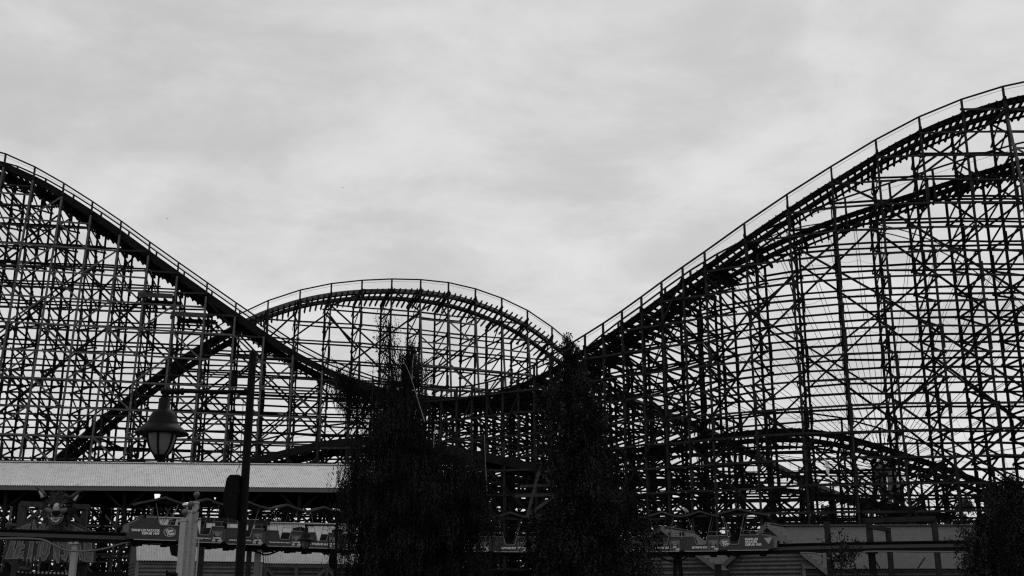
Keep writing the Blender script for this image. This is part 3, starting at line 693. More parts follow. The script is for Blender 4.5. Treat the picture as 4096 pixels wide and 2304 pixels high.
# ------------------------------------------------------------------ sheds
def shed(name, label, corner, ang, length, depth, ez, rz, rmat, wmat, ridge_at=.5, wall='h', framed=False, trim=True, pitch=.15):
    """front-left ground corner, front runs along angle ang; gable ends at the sides"""
    d = V((math.cos(ang), math.sin(ang), 0)); n = V((-d.y, d.x, 0)); C = V((corner.x, corner.y, 0)); Z = lambda z: V((0, 0, z))
    t = thing(name, label, 'shed', C); rd = depth * ridge_at; ov = .18
    sl = (rz - ez) / rd
    m = MB(); m.corrugated(C - d * .1 - n * ov + Z(ez - ov * sl), d * (length + .2), n * (rd + ov) + Z(rz - ez + ov * sl), pitch, .025)
    m.corrugated(C - d * .1 + n * depth + Z(ez), d * (length + .2), n * (rd - depth) + Z(rz - ez), pitch, .025)
    rf = m.build('roof', rmat, t, smooth=True)
    m = MB(); m.beam(C - d * .15 + n * rd + Z(rz + .04), C + d * (length + .15) + n * rd + Z(rz + .04), .34, .06); m.build('ridge_cap', rmat, rf)
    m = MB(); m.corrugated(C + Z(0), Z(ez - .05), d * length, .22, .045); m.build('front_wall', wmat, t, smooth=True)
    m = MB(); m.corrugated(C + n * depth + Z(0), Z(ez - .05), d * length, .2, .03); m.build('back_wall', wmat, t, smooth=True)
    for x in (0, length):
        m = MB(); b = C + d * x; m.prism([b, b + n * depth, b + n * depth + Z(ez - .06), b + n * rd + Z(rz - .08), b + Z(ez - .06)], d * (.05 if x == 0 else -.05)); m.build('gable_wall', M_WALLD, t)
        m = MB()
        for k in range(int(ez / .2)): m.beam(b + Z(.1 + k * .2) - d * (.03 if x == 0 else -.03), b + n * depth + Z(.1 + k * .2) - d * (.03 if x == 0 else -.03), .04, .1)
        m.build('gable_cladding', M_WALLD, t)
    if trim:
        for x in (-.02, length + .02): m = MB(); m.beam(C + d * x - n * .04, C + d * x - n * .04 + Z(ez - .1), .18, .05, up=n); m.build('corner_board', M_TRIM, t)
    if framed:
        m = MB(); f0 = C - n * .07; nb = max(2, int(length / 1.55)); st = length / nb
        m.beam(f0 + Z(ez - .3), f0 + d * length + Z(ez - .3), .08, .26)
        m.beam(f0 + Z(1.6), f0 + d * length + Z(1.6), .08, .2)
        for k in range(nb + 1): m.beam(f0 + d * st * k, f0 + d * st * k + Z(ez - .43), .2, .08, up=n)
        for k in range(nb):
            a, b = (f0 + d * (st * k + .1), f0 + d * (st * (k + 1) - .1)); 
            if k % 2: m.beam(a + Z(1.7), b + Z(ez - .5), .07, .18)
            else: m.beam(a + Z(ez - .5), b + Z(1.7), .07, .18)
        m.build('timber_frame', M_TIMBER_L, t)
    return t
c = P(553, 2232, 66)
shed('corrugated_shed', 'small corrugated shed with pale roof behind the white columns and the front cars', c, R(24), 7.0, 4.4, P(553, 2228, 66).z, P(560, 2070, 68).z, M_ROOF2, M_WALL)
c = P(1062, 2240, 69.5)
shed('timber_framed_shed', 'pale-roofed shed with cross-braced timber front behind the second lamp post', c, R(20), 7.4, 4.4, P(1062, 2240, 69.5).z, P(1062, 2092, 71.6).z, M_ROOF2, M_WALLD, framed=True)
c = P(3215, 2262, 66)
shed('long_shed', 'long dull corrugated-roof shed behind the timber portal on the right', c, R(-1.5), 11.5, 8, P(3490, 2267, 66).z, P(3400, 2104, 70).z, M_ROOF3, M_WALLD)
def gable_shed(label, apexL, Y, halfw, drop, ang, depth):
    """gable end towards the camera, apex at pixel apexL"""
    a = P(apexL[0], apexL[1], Y); d = V((math.cos(ang), math.sin(ang), 0)); n = V((-d.y, d.x, 0)); Z = lambda z: V((0, 0, z)); C = V((a.x, a.y, 0))
    t = thing('gable_shed', label, 'shed', C, 0, 'gable sheds behind the end of the train'); ez = a.z - drop; ov = .35
    m = MB(); m.corrugated(C - d * halfw, Z(a.z - drop), d * 2 * halfw, .23, .05); 
    k = a.z - drop
    while k < a.z - .1:
        hw2 = halfw * (a.z - k) / drop; k2 = min(k + .23, a.z - .02); m.corrugated(C - d * hw2 + Z(k), Z(k2 - k), d * 2 * hw2, .23, .05); k = k2
    m.build('front_wall', M_WALL, t, smooth=True)
    for s_ in (-1, 1):
        e = C + d * s_ * (halfw + .1) + Z(a.z - drop * (halfw + .1) / halfw) - n * ov; r0 = C + Z(a.z) - n * ov
        m = MB()
        if s_ > 0: m.corrugated(e, n * (depth + ov), r0 - e, .15, .022)
        else: m.corrugated(e, n * (depth + ov), r0 - e, .15, .022)
        m.build('roof', M_ROOF3, t, smooth=True)
        m = MB(); m.beam(r0 + Z(-.08) - n * .03, e + Z(-.08) - n * .03, .05, .26); m.build('barge_board', M_TRIM if s_ > 0 else M_FASCIA, t)
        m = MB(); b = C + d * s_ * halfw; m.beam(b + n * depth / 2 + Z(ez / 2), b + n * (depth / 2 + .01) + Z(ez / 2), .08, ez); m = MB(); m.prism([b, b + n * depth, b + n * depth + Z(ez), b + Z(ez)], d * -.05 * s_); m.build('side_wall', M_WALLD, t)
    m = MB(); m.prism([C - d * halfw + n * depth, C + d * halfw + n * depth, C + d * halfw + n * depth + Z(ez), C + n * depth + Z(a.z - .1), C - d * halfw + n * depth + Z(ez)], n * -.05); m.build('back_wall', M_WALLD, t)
    m = MB(); m.beam(C - n * ov + Z(a.z + .03), C + n * depth + Z(a.z + .03), .3, .06); m.build('ridge_cap', M_ROOF3, t)
gable_shed('smaller gable shed with pale barge board behind the car with the perched gull', (2652, 2108), 68.5, 3.35, 2.45, R(-26), 6)
gable_shed('taller gable shed with ribbed wall behind the last car', (3075, 2095), 67.5, 3.5, 2.9, R(-30), 4.6)
m = MB(); c = P(2872, 2262, 66.4); t = thing('timber_post', 'stout dark post in the valley between the two gable sheds', 'post', (c.x, c.y, 0)); m.beam((c.x, c.y, 0), c, .34, .3, up=V((0, 1, 0))); m.build('shaft', M_TIMBER_M, t); m = MB(); m.box(c + V((0, 0, .04)), .4, .36, .08); m.build('cap', M_TIMBER_M, t)
def portal(label, Y, posts, lintels, braces=(), group=None, mtl=None, name='timber_portal'):
    mtl = mtl or M_TIMBER_M
    x0 = P(posts[0][0], posts[0][1], Y); t = thing(name, label, 'timber frame', (x0.x, Y, 0), 0, group)
    for px, py, w_ in posts:
        q = P(px, py, Y); m = MB(); m.beam((q.x, Y, 0), (q.x, Y, q.z), w_, .25, up=V((0, 1, 0))); m.build('post', mtl, t)
    for (a, b, h) in lintels:
        qa = P(a[0], a[1], Y - .16); qb = P(b[0], b[1], Y - .16); m = MB(); m.beam(qa, qb, .08, h); m.build('lintel', mtl, t)
        m = MB(); m.beam(qa + V((0, .32, 0)), qb + V((0, .32, 0)), .08, h); m.build('lintel', mtl, t)
    for (a, b, h) in braces:
        qa = P(a[0], a[1], Y - .24); qb = P(b[0], b[1], Y - .24); m = MB(); m.beam(qa, qb, .07, h); m.build('brace', mtl, t)
portal('heavy timber portal with cross beam in front of the long shed roof', 63.5, [(3474, 2078, .3), (3735, 2076, .26), (3552, 2122, .24)], [((3458, 2082), (3742, 2074), .26), ((3470, 2104), (3562, 2120), .2)], [((3480, 2210), (3530, 2290), .06), ((3700, 2230), (3660, 2290), .06)])
portal('lone timber post rising past the beam left of the shrub', 64, [(3307, 2086, .28)], [], name='timber_post')
portal('timber frame with sagging beam behind the second and third cars', 64.5, [(816, 2072, .26), (1004, 2095, .24), (1036, 2095, .22)], [((806, 2078), (1075, 2092), .28)])
portal('timber gate frame holding up the wolf sign', 66.5, [(92, 2012, .4), (342, 2022, .32)], [((82, 2014), (352, 2028), .3)], [((160, 2042), (98, 2092), .2), ((282, 2048), (335, 2100), .2)], mtl=M_TIMBER_G)
portal('leaning timber trestle leg with cross pieces between the two trees', 74, [(2222, 1975, .18)], [((2060, 1985), (2230, 1978), .16), ((2080, 1945), (2245, 1938), .16)], [((2105, 2080), (2165, 1850), .2), ((2165, 1895), (2230, 1960), .2), ((2230, 1975), (2120, 2055), .2), ((2165, 1890), (2240, 1880), .14)], mtl=M_TIMBER_G)

# ------------------------------------------------------------------ monorail
BE = [P(px, py, Y) for px, Y, py in [(-420, 51, 2122), (-150, 52.5, 2134), (0, 53.2, 2140), (300, 54.4, 2149), (538, 55.3, 2157), (720, 56.5, 2166), (905, 57.8, 2175), (1068, 59, 2184), (1230, 60.2, 2191), (1420, 61.3, 2198), (1700, 62.6, 2204), (1985, 63.2, 2207), (2133, 63.3, 2208), (2350, 63.2, 2208), (2560, 63, 2207), (2705, 62.7, 2206), (2865, 62.2, 2204), (3075, 61.4, 2199), (3300, 60.5, 2193), (3740, 58.8, 2186), (4096, 57.5, 2182), (4400, 56, 2178)]]
beam = Run(BE)
mono = thing('monorail_beam', 'dark steel monorail beam crossing the whole view on columns, hose slung beneath', 'monorail track', (beam.p[0].x, beam.p[0].y, 0))
fr = []
for i in range(161):
    p, T, n, px = beam.at(beam.L * i / 160); fr.append((p, n, V((0, 0, 1))))
m = MB(); m.sweep(fr, [(-.26, -.22), (.26, -.22), (.26, -.16), (.1, -.14), (.1, .2), (.26, .22), (.26, .28), (-.26, .28), (-.26, .22), (-.1, .2), (-.1, -.14), (-.26, -.16)]); m.build('beam', M_BLACKP, mono)
m = MB(); m.sweep(fr, [(.12, -.05), (.16, -.05), (.16, .12), (.12, .12)]); m.build('side_plate', M_STEEL, mono)
m = MB()
for i in range(2, 160, 3):
    p, a, u = fr[i]; m.beam(p + a * .27 + u * -.2, p + a * .27 + u * -.28, .06, .06, up=a)
m.build('clamps', M_BLACKP, mono)
def s_at(px):
    xs = beam.px; return float(np.interp(px, xs, beam.s))
for px, wd, mtl in ((343, .25, M_WHITE), (1058, .27, M_GREYP), (1700, .27, M_GREYP), (2692, .3, M_BLACKP), (3450, .27, M_BLACKP), (3990, .27, M_BLACKP)):
    p, T, n, _ = beam.at(s_at(px)); m = MB()
    if px == 2692:
        for s_ in (-1, 1): m.beam((p.x + T.x * .32 * s_, p.y, 0), (p.x + T.x * .1 * s_, p.y, p.z - .22), .2, .3, up=V((0, 1, 0)))
    else: m.beam((p.x, p.y, 0), (p.x, p.y, p.z - .22), wd, wd * 1.1, up=V((0, 1, 0)))
    m.beam(p + V((0, -.3, -.27)), p + V((0, .3, -.27)), wd + .2, .1); m.build('column', mtl, mono)
def hose(pts, r, mtl=M_HOSE):
    q = catmull([P(x, y, Y) for x, y, Y in pts], 8); m = MB(); m.tube(q, r, 7); m.build('hose', mtl, mono, smooth=True)
hose([(-60, 2157, 52.3), (60, 2154, 53), (165, 2158, 53.6), (215, 2180, 53.7), (262, 2200, 53.8), (300, 2204, 53.9), (350, 2204, 54.1), (420, 2194, 54.4), (500, 2172, 54.9), (560, 2169, 55.2), (650, 2176, 55.7)], .045)
hose([(985, 2190, 58), (1030, 2207, 58.5), (1058, 2219, 58.7), (1090, 2213, 58.9), (1145, 2192, 59.3), (1200, 2193, 59.8), (1280, 2200, 60.2), (1340, 2206, 60.6), (1420, 2208, 61)], .045, M_BLACK)
hose([(2610, 2212, 62.6), (2650, 2233, 62.5), (2690, 2247, 62.3), (2730, 2240, 62.3), (2780, 2212, 62.2), (2900, 2212, 61.9)], .045, M_BLACK)
hose([(3200, 2211, 60.6), (3260, 2214, 60.3), (3310, 2233, 60), (3360, 2240, 59.9), (3410, 2224, 59.7), (3460, 2208, 59.5), (3560, 2206, 59.2), (3700, 2207, 58.7), (3850, 2208, 58.1)], .045)

# ------------------------------------------------------------------ train cars
MC = {}
def cached(key, fn):
    if key not in MC: MC[key] = fn()
    return MC[key]
def text_mesh(body, size, mtl, ext=.008, off=.042, align='CENTER', shear=0):
    def mk():
        cu = bpy.data.curves.new('lettering', 'FONT'); cu.body = body; cu.size = size; cu.extrude = ext; cu.offset = off * size; cu.align_x = align; cu.align_y = 'CENTER'; cu.shear = shear; cu.resolution_u = 3; cu.space_line = .92
        o = bpy.data.objects.new('tmp', cu); COL.objects.link(o); bpy.context.view_layer.update()
        me = bpy.data.meshes.new_from_object(o.evaluated_get(bpy.context.evaluated_depsgraph_get())); bpy.data.objects.remove(o)
        me.name = 'lettering'; me.materials.clear(); me.materials.append(mtl); return me
    return cached(('t', body, size, mtl.name, align, shear), mk)
def put_text(body, size, parent, x, y, z, mtl=M_LETTER, align='CENTER', shear=0, name='lettering', rx=PI / 2, ry=0):
    o = inst(name, text_mesh(body, size, mtl, align=align, shear=shear), parent, (x, y, z)); o.rotation_euler = (rx, ry, 0); return o
HD = .62     # half depth of a car
def xz(p, y): return V((p[0], y, p[1]))
def oval_ring(rx, rz, th, mtl, name, y=0.0):
    def mk():
        m = MB(); n = 36; o = 0
        for i in range(n):
            a = 2 * PI * i / n; c_, s_ = math.cos(a), math.sin(a)
            for (k, yy) in ((1, 0), (1, -.02), (1 - th, -.02), (1 - th, 0)): m.v.append((rx * k * c_, yy, rz * k * s_))
        for i in range(n):
            j = (i + 1) % n
            for q in range(4): m.f.append((4 * i + q, 4 * j + q, 4 * j + (q + 1) % 4, 4 * i + (q + 1) % 4))
        return m.mesh(name, mtl)
    return cached(('ring', rx, rz, th, mtl.name), mk)
def logo(parent, x, z, rx, y):
    inst('logo_ring', oval_ring(rx, rx * .74, .1, M_LOGO, 'logo_ring'), parent, (x, y, z)); inst('logo_ring', oval_ring(rx * .84, rx * .6, .07, M_LOGO, 'logo_ring'), parent, (x + .005, y, z - .01))
    put_text('Yum', rx * .66, parent, x - rx * .12, y - .012, z + rx * .2, M_LETTER, shear=.25, ry=R(-8)); put_text('Yum', rx * .66, parent, x + rx * .1, y - .012, z - rx * .26, M_LETTER, shear=.25, ry=R(-8))
def panel(poly, y, th=.04):
    m = MB(); m.prism([xz(p, y) for p in poly], V((0, th, 0))); return m
def arc(cx, cz, r, a0, a1, n=5): return [(cx + r * math.cos(R(a0 + (a1 - a0) * i / n)), cz + r * math.sin(R(a0 + (a1 - a0) * i / n))) for i in range(n + 1)]
def canopy_mesh(L, zp, ze, peak=.5):
    def mk():
        m = MB(); n = 10
        for yy in (-HD - .22, HD + .22):
            for i in range(n + 1):
                x = -L / 2 + L * i / n; f = abs(x + L / 2 - L * peak) / (L * max(peak, 1 - peak)); z = zp - (zp - ze) * min(1, f) - .03 * math.sin(PI * min(1, f))
                m.v.append((x, yy, z)); m.v.append((x, yy, z - (.1 if yy < 0 else .1)))
        k = 2 * (n + 1)
        for i in range(n):
            a = 2 * i; b = a + 2
            m.f += [(a, b, b + k, a + k), (a + 1, a + 1 + k, b + 1 + k, b + 1), (a, a + 1, b + 1, b), (a + k, b + k, b + 1 + k, a + 1 + k)]
        m.f += [(0, k, k + 1, 1), (2 * n, 2 * n + 1, 2 * n + 1 + k, 2 * n + k)]
        return m.mesh('canopy', M_CANOPY)
    return cached(('can', L, zp, ze, peak), mk)
def tubes_mesh(key, segs, r):
    def mk():
        m = MB()
        for s_ in segs: m.tube(s_, r, 6)
        return m.mesh('tube', M_TUBE)
    return cached(key, mk)
HB = .76
def bag(parent, x, flavour):
    y = -HD - .004
    def mk():
        pl = [(-.27, .04), (.23, .04), (.245, .2), (.25, .40), (.28, .56), (-.28, .54), (-.25, .36), (-.26, .18)]
        m = MB(); m.prism([xz(p, 0) for p in pl], V((0, -.014, 0))); return m.mesh('bag_picture', M_BAG)
    b = inst('bag_picture', cached('bag', mk), parent, (x, y, 0))
    def mk2():
        m = MB(); m.prism([xz(p, 0) for p in [(-.2, .05), (.17, .05), (.17, .34), (.1, .42), (-.12, .42), (-.2, .34)]], V((0, -.008, 0))); return m.mesh('bag_label', M_BAGD)
    inst('bag_label', cached('bagd', mk2), b, (0, -.015, 0))
    inst('logo_ring', oval_ring(.125, .1, .14, M_LOGO, 'logo_ring'), b, (0, -.024, .39))
    put_text('Yum\nYum', .085, b, 0, -.03, .39, M_LOGO, shear=.2); put_text(flavour, .1, b, -.01, -.03, .2, M_LETTER)
    def mk3():
        m = MB(); m.ball((.16, -.01, .075), .11, .02, .075, 12, 8); m.ball((.07, -.012, .06), .06, .02, .05, 10, 6); return m.mesh('potato_chips', M_CHIP)
    inst('potato_chips', cached('chips', mk3), b, (0, -.02, 0))
    if flavour in ('KETCHUP', 'BBQ'): inst('sauce_ring', oval_ring(.1, .08, .16, M_LOGO, 'logo_ring'), b, (-.15, -.024, .08))
    else:
        def mk4():
            m = MB(); m.ball((-.17, -.01, .08), .09, .02, .07, 12, 8); return m.mesh('potato', M_CHIP)
        inst('potato', cached('pot', mk4), b, (0, -.02, 0))
def chassis(root, L):
    def mk():
        m = MB(); m.box((0, 0, -.09), L * .94, .9, .14); 
        for sx in (-1, 1): m.box((sx * L * .3, -.38, -.2), .3, .12, .22); m.box((sx * L * .3, .38, -.2), .3, .12, .22)
        return m.mesh('chassis', M_BLACK)
    inst('chassis', cached(('ch', L), mk), root)
    def mk2():
        m = MB(); m.prism([xz(p, -HD - .03) for p in [(-L * .45, 0), (L * .45, 0), (L * .43, -.04), (-L * .43, -.04)]], V((0, .06, 0))); return m.mesh('skirt_strip', M_WHITE)
    inst('skirt_strip', cached(('sk', L), mk2), root)
def car(px, slogan, flavour, label, tx=0.02, ts=.13):
    L = 1.98; p, T, n, _ = beam.at(s_at(px)); root = thing('train_car', label, 'train car', p, math.atan2(T.y, T.x), 'middle cars of the monorail train')
    notch = [(.36, HB)] + [(.29, .5)] + arc(.18, .42, .09, -10, -90) + arc(-.18, .42, .09, -90, -170) + [(-.29, .5), (-.36, HB)]
    poly = [(-L / 2, 0), (L / 2, 0), (L / 2, HB)] + notch + [(-L / 2, HB)]
    inst('side_panel', cached('sp', lambda: panel(poly, -HD).mesh('side_panel', M_CAR)), root); inst('side_panel', cached('sp2', lambda: panel(poly, HD - .04).mesh('side_panel', M_CAR)), root)
    def ends():
        m = MB()
        for x in (-L / 2 + .02, L / 2 - .02): m.box((x, 0, HB / 2), .04, 2 * HD - .1, HB - .02)
        m.box((0, 0, .02), L - .1, 2 * HD - .1, .04); return m.mesh('body_shell', M_CARD)
    inst('body_shell', cached('ends', ends), root)
    def seat():
        m = MB(); m.box((.68, 0, .42), .46, 1.1, .1); m.beam((.9, 0, .45), (.97, 0, 1.0), 1.05, .07, up=V((1, 0, 0))); return m.mesh('seat', M_CARD)
    inst('seat', cached('seat', seat), root); inst('seat', cached('seat', seat), root, rz=PI)
    chassis(root, L)
    trim = [[xz(q, -HD - .02) for q in [(L / 2, HB), ] + notch + [(-L / 2, HB)]]]
    inst('edge_tube', tubes_mesh('trim', trim, .028), root)
    for y in (-HD, HD):
        [inst('canopy_pole', tubes_mesh((('pole', y), i_), [sg_], .012), root) for i_, sg_ in enumerate([[V((-.36, y, HB)), V((-.66, y, 1.82))], [V((.36, y, HB)), V((.66, y, 1.82))]])]
    for y in (-HD,):
        [inst('handrail', tubes_mesh(('hr', i_), [sg_], .011), root) for i_, sg_ in enumerate([[V((-.42, y, HB + .24)), V((-L / 2 + .03, y, HB + .24)), V((-L / 2 + .03, HD, HB + .24)), V((-.42, HD, HB + .24))], [V((.42, y, HB + .24)), V((L / 2 - .03, y, HB + .24)), V((L / 2 - .03, HD, HB + .24)), V((.42, HD, HB + .24))], [V((-.85, y, HB)), V((-.85, y, HB + .24))], [V((.85, y, HB)), V((.85, y, HB + .24))], [V((-.95, HD, HB)), V((-.95, HD, HB + .24))], [V((.95, HD, HB)), V((.95, HD, HB + .24))]])]
    inst('canopy', canopy_mesh(2.1, 2.12, 1.84), root)
    inst('gap_cover', cached('gap', lambda: (lambda m: (m.box((L / 2 + .07, 0, .36), .12, 1.1, .6), m.mesh('gap_cover', M_GREYP))[1])(MB())), root)
    if slogan: put_text(slogan, ts, root, .33, -HD - .012, .17, align='RIGHT')
    if flavour: bag(root, .66, flavour)
    return root
seq = [('TOUS LES GOÛTS SONT DANS LA', 'NATURE', 'second car of the train, its slogan half hidden by the white columns', .1, .075),
       ('TOUS LES GOÛTS SONT DANS LA', 'NATURE', 'third car, crossed by the big lamp post, taste slogan and chip bag on its side', -.05, .075),
       ('TOUS LES GOÛTS SONT DANS LA', 'NATURE', 'fourth car with the taste slogan in full, between the two lamp posts', -.05, .075),
       ('ÇA TOURNE AU', 'VINAIGRE', 'car with the vinegar slogan right behind the smaller lamp post', -.08, .15),
       ('ÇA TOURNE AU', 'VINAIGRE', 'car behind the left edge of the weeping birch', -.08, .15),
       (None, 'VINAIGRE', None, 0, 0), (None, 'KETCHUP', None, 0, 0),
       ("L'AFFAIRE EST", 'KETCHUP', 'car half covered by the right edge of the weeping birch, ketchup bag showing', -.05, .14),
       ("L'AFFAIRE EST", 'KETCHUP', 'car with the ketchup slogan in full, in the gap between the two big trees', -.05, .14),
       (None, 'KETCHUP', 'car behind the left edge of the leafy tree', 0, 0), (None, 'NATURE', 'car hidden behind the trunk of the leafy tree', 0, 0),
       (None, 'NATURE', 'car showing one chip print at the right edge of the leafy tree', 0, 0),
       ('LE KING DU', 'BBQ', 'car with a barbecue bag, leaves of the leafy tree over its left end', .02, .15),
       ('LE KING DU', 'BBQ', 'car with the king slogan and a white gull on its canopy', .02, .15)]
s0, s1 = s_at(745), s_at(2866); nC = len(seq); stp = (s1 - s0) / nC
for i, (sl, fl, lb, tx, ts) in enumerate(seq):
    d = s0 + stp * (i + .5); _, _, _, px = beam.at(d)
    car(px, sl, fl, lb or ('car hidden behind the left half of the weeping birch' if i == 5 else 'car hidden behind the stem of the weeping birch'), tx, ts)
# front car
p, T, n, _ = beam.at(s_at(640)); L = 2.5
fc = thing('train_car', 'front car with sloping nose and oval logo, at the left end of the train', 'train car', p, math.atan2(T.y, T.x), 'end cars of the monorail train')
poly = [(-1.28, .02), (-.7, -.02), (1.24, -.02), (1.24, .68), (.26, .68)] + arc(.26, .82, .14, -90, -160)[1:] + [(.08, .98), (-.66, .98), (-1.28, .68)]
for y in (-HD, HD - .04): panel(poly, y).mesh; o = inst('side_panel', panel(poly, y).mesh('side_panel', M_CAR), fc)
m = MB(); m.box((1.2, 0, .34), .04, 1.1, .66); m.box((-.02, 0, .02), 2.4, 1.1, .04); m.box((-1.25, 0, .35), .04, 1.16, .64); m.beam((-1.26, 0, .68), (-.66, 0, .97), 1.16, .04); inst('body_shell', m.mesh('body_shell', M_CAR), fc)
m = MB(); m.prism([xz(q, -HD + .06) for q in [(-.68, .98), (-.58, 1.16), (.05, 1.14), (.08, .98)]], V((0, 2 * HD - .12, 0))); inst('windscreen', m.mesh('windscreen', M_BLACKP), fc)
m = MB(); m.beam((-.5, -HD + .05, 1.06), (.02, -HD + .05, 1.05), .03, .12); inst('windscreen_trim', m.mesh('windscreen_trim', M_GREYP), fc)
m = MB(); m.tube([xz(q, -HD - .02) for q in [(1.24, .68), (.26, .68)] + arc(.26, .82, .14, -90, -160)[1:] + [(.08, .98)]], .028, 6); inst('edge_tube', m.mesh('edge_tube', M_TUBE), fc)
m = MB(); m.box((.65, 0, .5), .5, 1.1, .1); m.beam((.86, 0, .5), (.93, 0, 1.0), 1.0, .07, up=V((1, 0, 0))); inst('seat', m.mesh('seat', M_CARD), fc)
chassis(fc, 2.3)
for y in (-HD, HD): [inst('canopy_pole', tubes_mesh((('polef', y), i_), [sg_], .016), fc) for i_, sg_ in enumerate([[V((.08, y, .98)), V((-.1, y, 1.72))], [V((.62, y, .68)), V((1.0, y, 1.72))], [V((.5, y, .68)), V((.98, y, 1.7))]])]
[inst('handrail', tubes_mesh(('hrf', i_), [sg_], .014), fc) for i_, sg_ in enumerate([[V((.7, -HD, .86)), V((1.22, -HD, .86)), V((1.22, HD, .86))], [V((1.2, -HD, .68)), V((1.2, -HD, .86))]])]
o = inst('canopy', canopy_mesh(2.25, 2.06, 1.74, .48), fc, (.28, 0, 0))
put_text('DANS LES PATATES\nDEPUIS 1959', .152, fc, .17, -HD - .012, .34, align='RIGHT'); logo(fc, .66, .36, .3, -HD - .006)
m = MB(); m.tube([(-1.3, 0, .3), (-1.42, 0, .3)], .05, 8); m.ball((-1.42, 0, .3), .08, n=10, m=6); inst('coupling', m.mesh('coupling', M_STEEL), fc)
# last car
p, T, n, _ = beam.at(s_at(2972))
lc = thing('train_car', 'last car with pale stepped nose and three-line slogan, at the right end of the train', 'train car', p, math.atan2(T.y, T.x), 'end cars of the monorail train')
notch = [(-.36, HB)] + [(-.43, .46)] + arc(-.54, .38, .09, -10, -90) + arc(-.84, .38, .09, -90, -170) + [(-.95, .46), (-1.02, HB)]
poly = [(-1.45, 0), (1.05, 0), (1.35, .06), (1.33, .6), (.62, HB + .03)] + notch + [(-1.45, HB)]
for y in (-HD, HD - .04): inst('side_panel', panel(poly, y).mesh('side_panel', M_CAR), lc)
m = MB(); m.box((-1.42, 0, HB / 2), .04, 1.1, HB); m.box((-.1, 0, .02), 2.5, 1.1, .04); inst('body_shell', m.mesh('body_shell', M_CARD), lc)
m = MB(); m.prism([xz(q, -HD + .02) for q in [(.62, HB + .05), (.9, HB + .04), (1.75, .62), (1.78, .3), (1.72, .28), (1.66, .45), (1.55, .45), (1.5, .1), (1.36, .06), (1.34, .6)]], V((0, 2 * HD - .04, 0))); inst('nose_fairing', m.mesh('nose_fairing', M_GREYP), lc)
m = MB(); m.prism([xz(q, -HD - .012) for q in [(.86, .6), (1.3, .62), (1.1, .28)]], V((0, .01, 0))); inst('triangle_mark', m.mesh('triangle_mark', M_LOGO), lc)
m = MB(); m.tube([xz(q, -HD - .02) for q in [(.62, HB)] + notch + [(-1.45, HB)]], .028, 6); inst('edge_tube', m.mesh('edge_tube', M_TUBE), lc)
inst('seat', cached('seat', None), lc, (-.95 - .1, 0, 0), PI); inst('seat', MC['seat'], lc, (-.6, 0, 0))
chassis(lc, 2.4)
for y in (-HD, HD): [inst('canopy_pole', tubes_mesh((('polel', y), i_), [sg_], .016), lc) for i_, sg_ in enumerate([[V((-1.02, y, HB)), V((-1.3, y, 1.85))], [V((-.36, y, HB)), V((-.08, y, 1.85))], [V((-1.0, y, HB)), V((-1.08, y, 1.42))]])]
[inst('handrail', tubes_mesh(('hrl', i_), [sg_], .014), lc) for i_, sg_ in enumerate([[V((-1.42, -HD, HB + .24)), V((-1.04, -HD, HB + .24))], [V((-.3, -HD, HB + .26)), V((.2, -HD, HB + .24)), V((.85, -HD, HB + .18)), V((.85, HD, HB + .18))], [V((.18, -HD, HB)), V((.18, -HD, HB + .24))], [V((.8, -HD, HB - .04)), V((.8, -HD, HB + .18))], [V((-1.35, -HD, HB)), V((-1.35, -HD, HB + .24))]])]
inst('canopy', canopy_mesh(2.7, 2.2, 1.84, .42), lc, (-.2, 0, 0))
put_text('DANS LES\nPATATES\nDEPUIS 1959', .155, lc, -.12, -HD - .012, .4, align='LEFT'); logo(lc, -1.19, .38, .27, -HD - .006)

# ------------------------------------------------------------------ lamp posts with loudspeakers
def lamp_post():
    t = thing('lamp_post', 'tallest black lamp post with bell shade lamp on an arm, nearest to the viewer', 'lamp post', (0, 0, 0), 0, 'black bell lamp posts')
    H = P(1025, 1400, 18).z; za = P(1003, 1566, 18).z; X = -1.38
    m = MB(); m.lathe((0, 0, 0), [(.16, 0), (.16, .25), (.1, .35), (.078, .5), (.06, H - .06), (.055, H - .02), (.03, H)], 16); m.build('pole', M_BLACK, t, smooth=True)
    m = MB(); m.tube([(-.04, 0, za), (X + .22, 0, za)], .028, 10); m.tube([(X + .3, 0, za), (X - .04, 0, za)], .045, 10); m.ball((X - .02, 0, za), .06); m.tube([(X, 0, za), (X, 0, za - .12)], .05, 10); m.tube([(X + .26, 0, za), (X + .29, 0, za)], .06, 10); m.tube([(-.1, 0, za), (.0, 0, za)], .05, 10); m.build('arm', M_BLACK, t, smooth=True)
    m = MB(); m.lathe((X, 0, za), [(.395, -.69), (.415, -.695), (.42, -.68), (.33, -.6), (.265, -.545), (.25, -.53), (.25, -.505), (.235, -.49), (.215, -.42), (.17, -.34), (.11, -.295), (.095, -.29), (.09, -.12), (.06, -.1), (.02, -.09)], 36); m.build('lamp_shade', M_BLACKP, t, smooth=True)
    m = MB(); gp = [(.03, -1.06), (.1, -1.02), (.165, -.93), (.205, -.82), (.225, -.7), (.22, -.62)]; m.lathe((X, 0, za), gp, 28); go = m.build('globe', M_GLASS, t, smooth=True)
    for k in range(6):
        a = 2 * PI * (k + .55) / 6; m = MB(); m.tube([(X + r_ * 1.05 * math.cos(a), r_ * 1.05 * math.sin(a), za + z) for r_, z in gp[:-1]], .016, 5); m.build('globe_rib', M_BLACK, go)
    m = MB(); m.lathe((X, 0, za - 1.12), [(.02, 0), (.07, .02), (.11, .08), (.1, .1)], 14); m.build('globe_cap', M_BLACK, go)
    return t
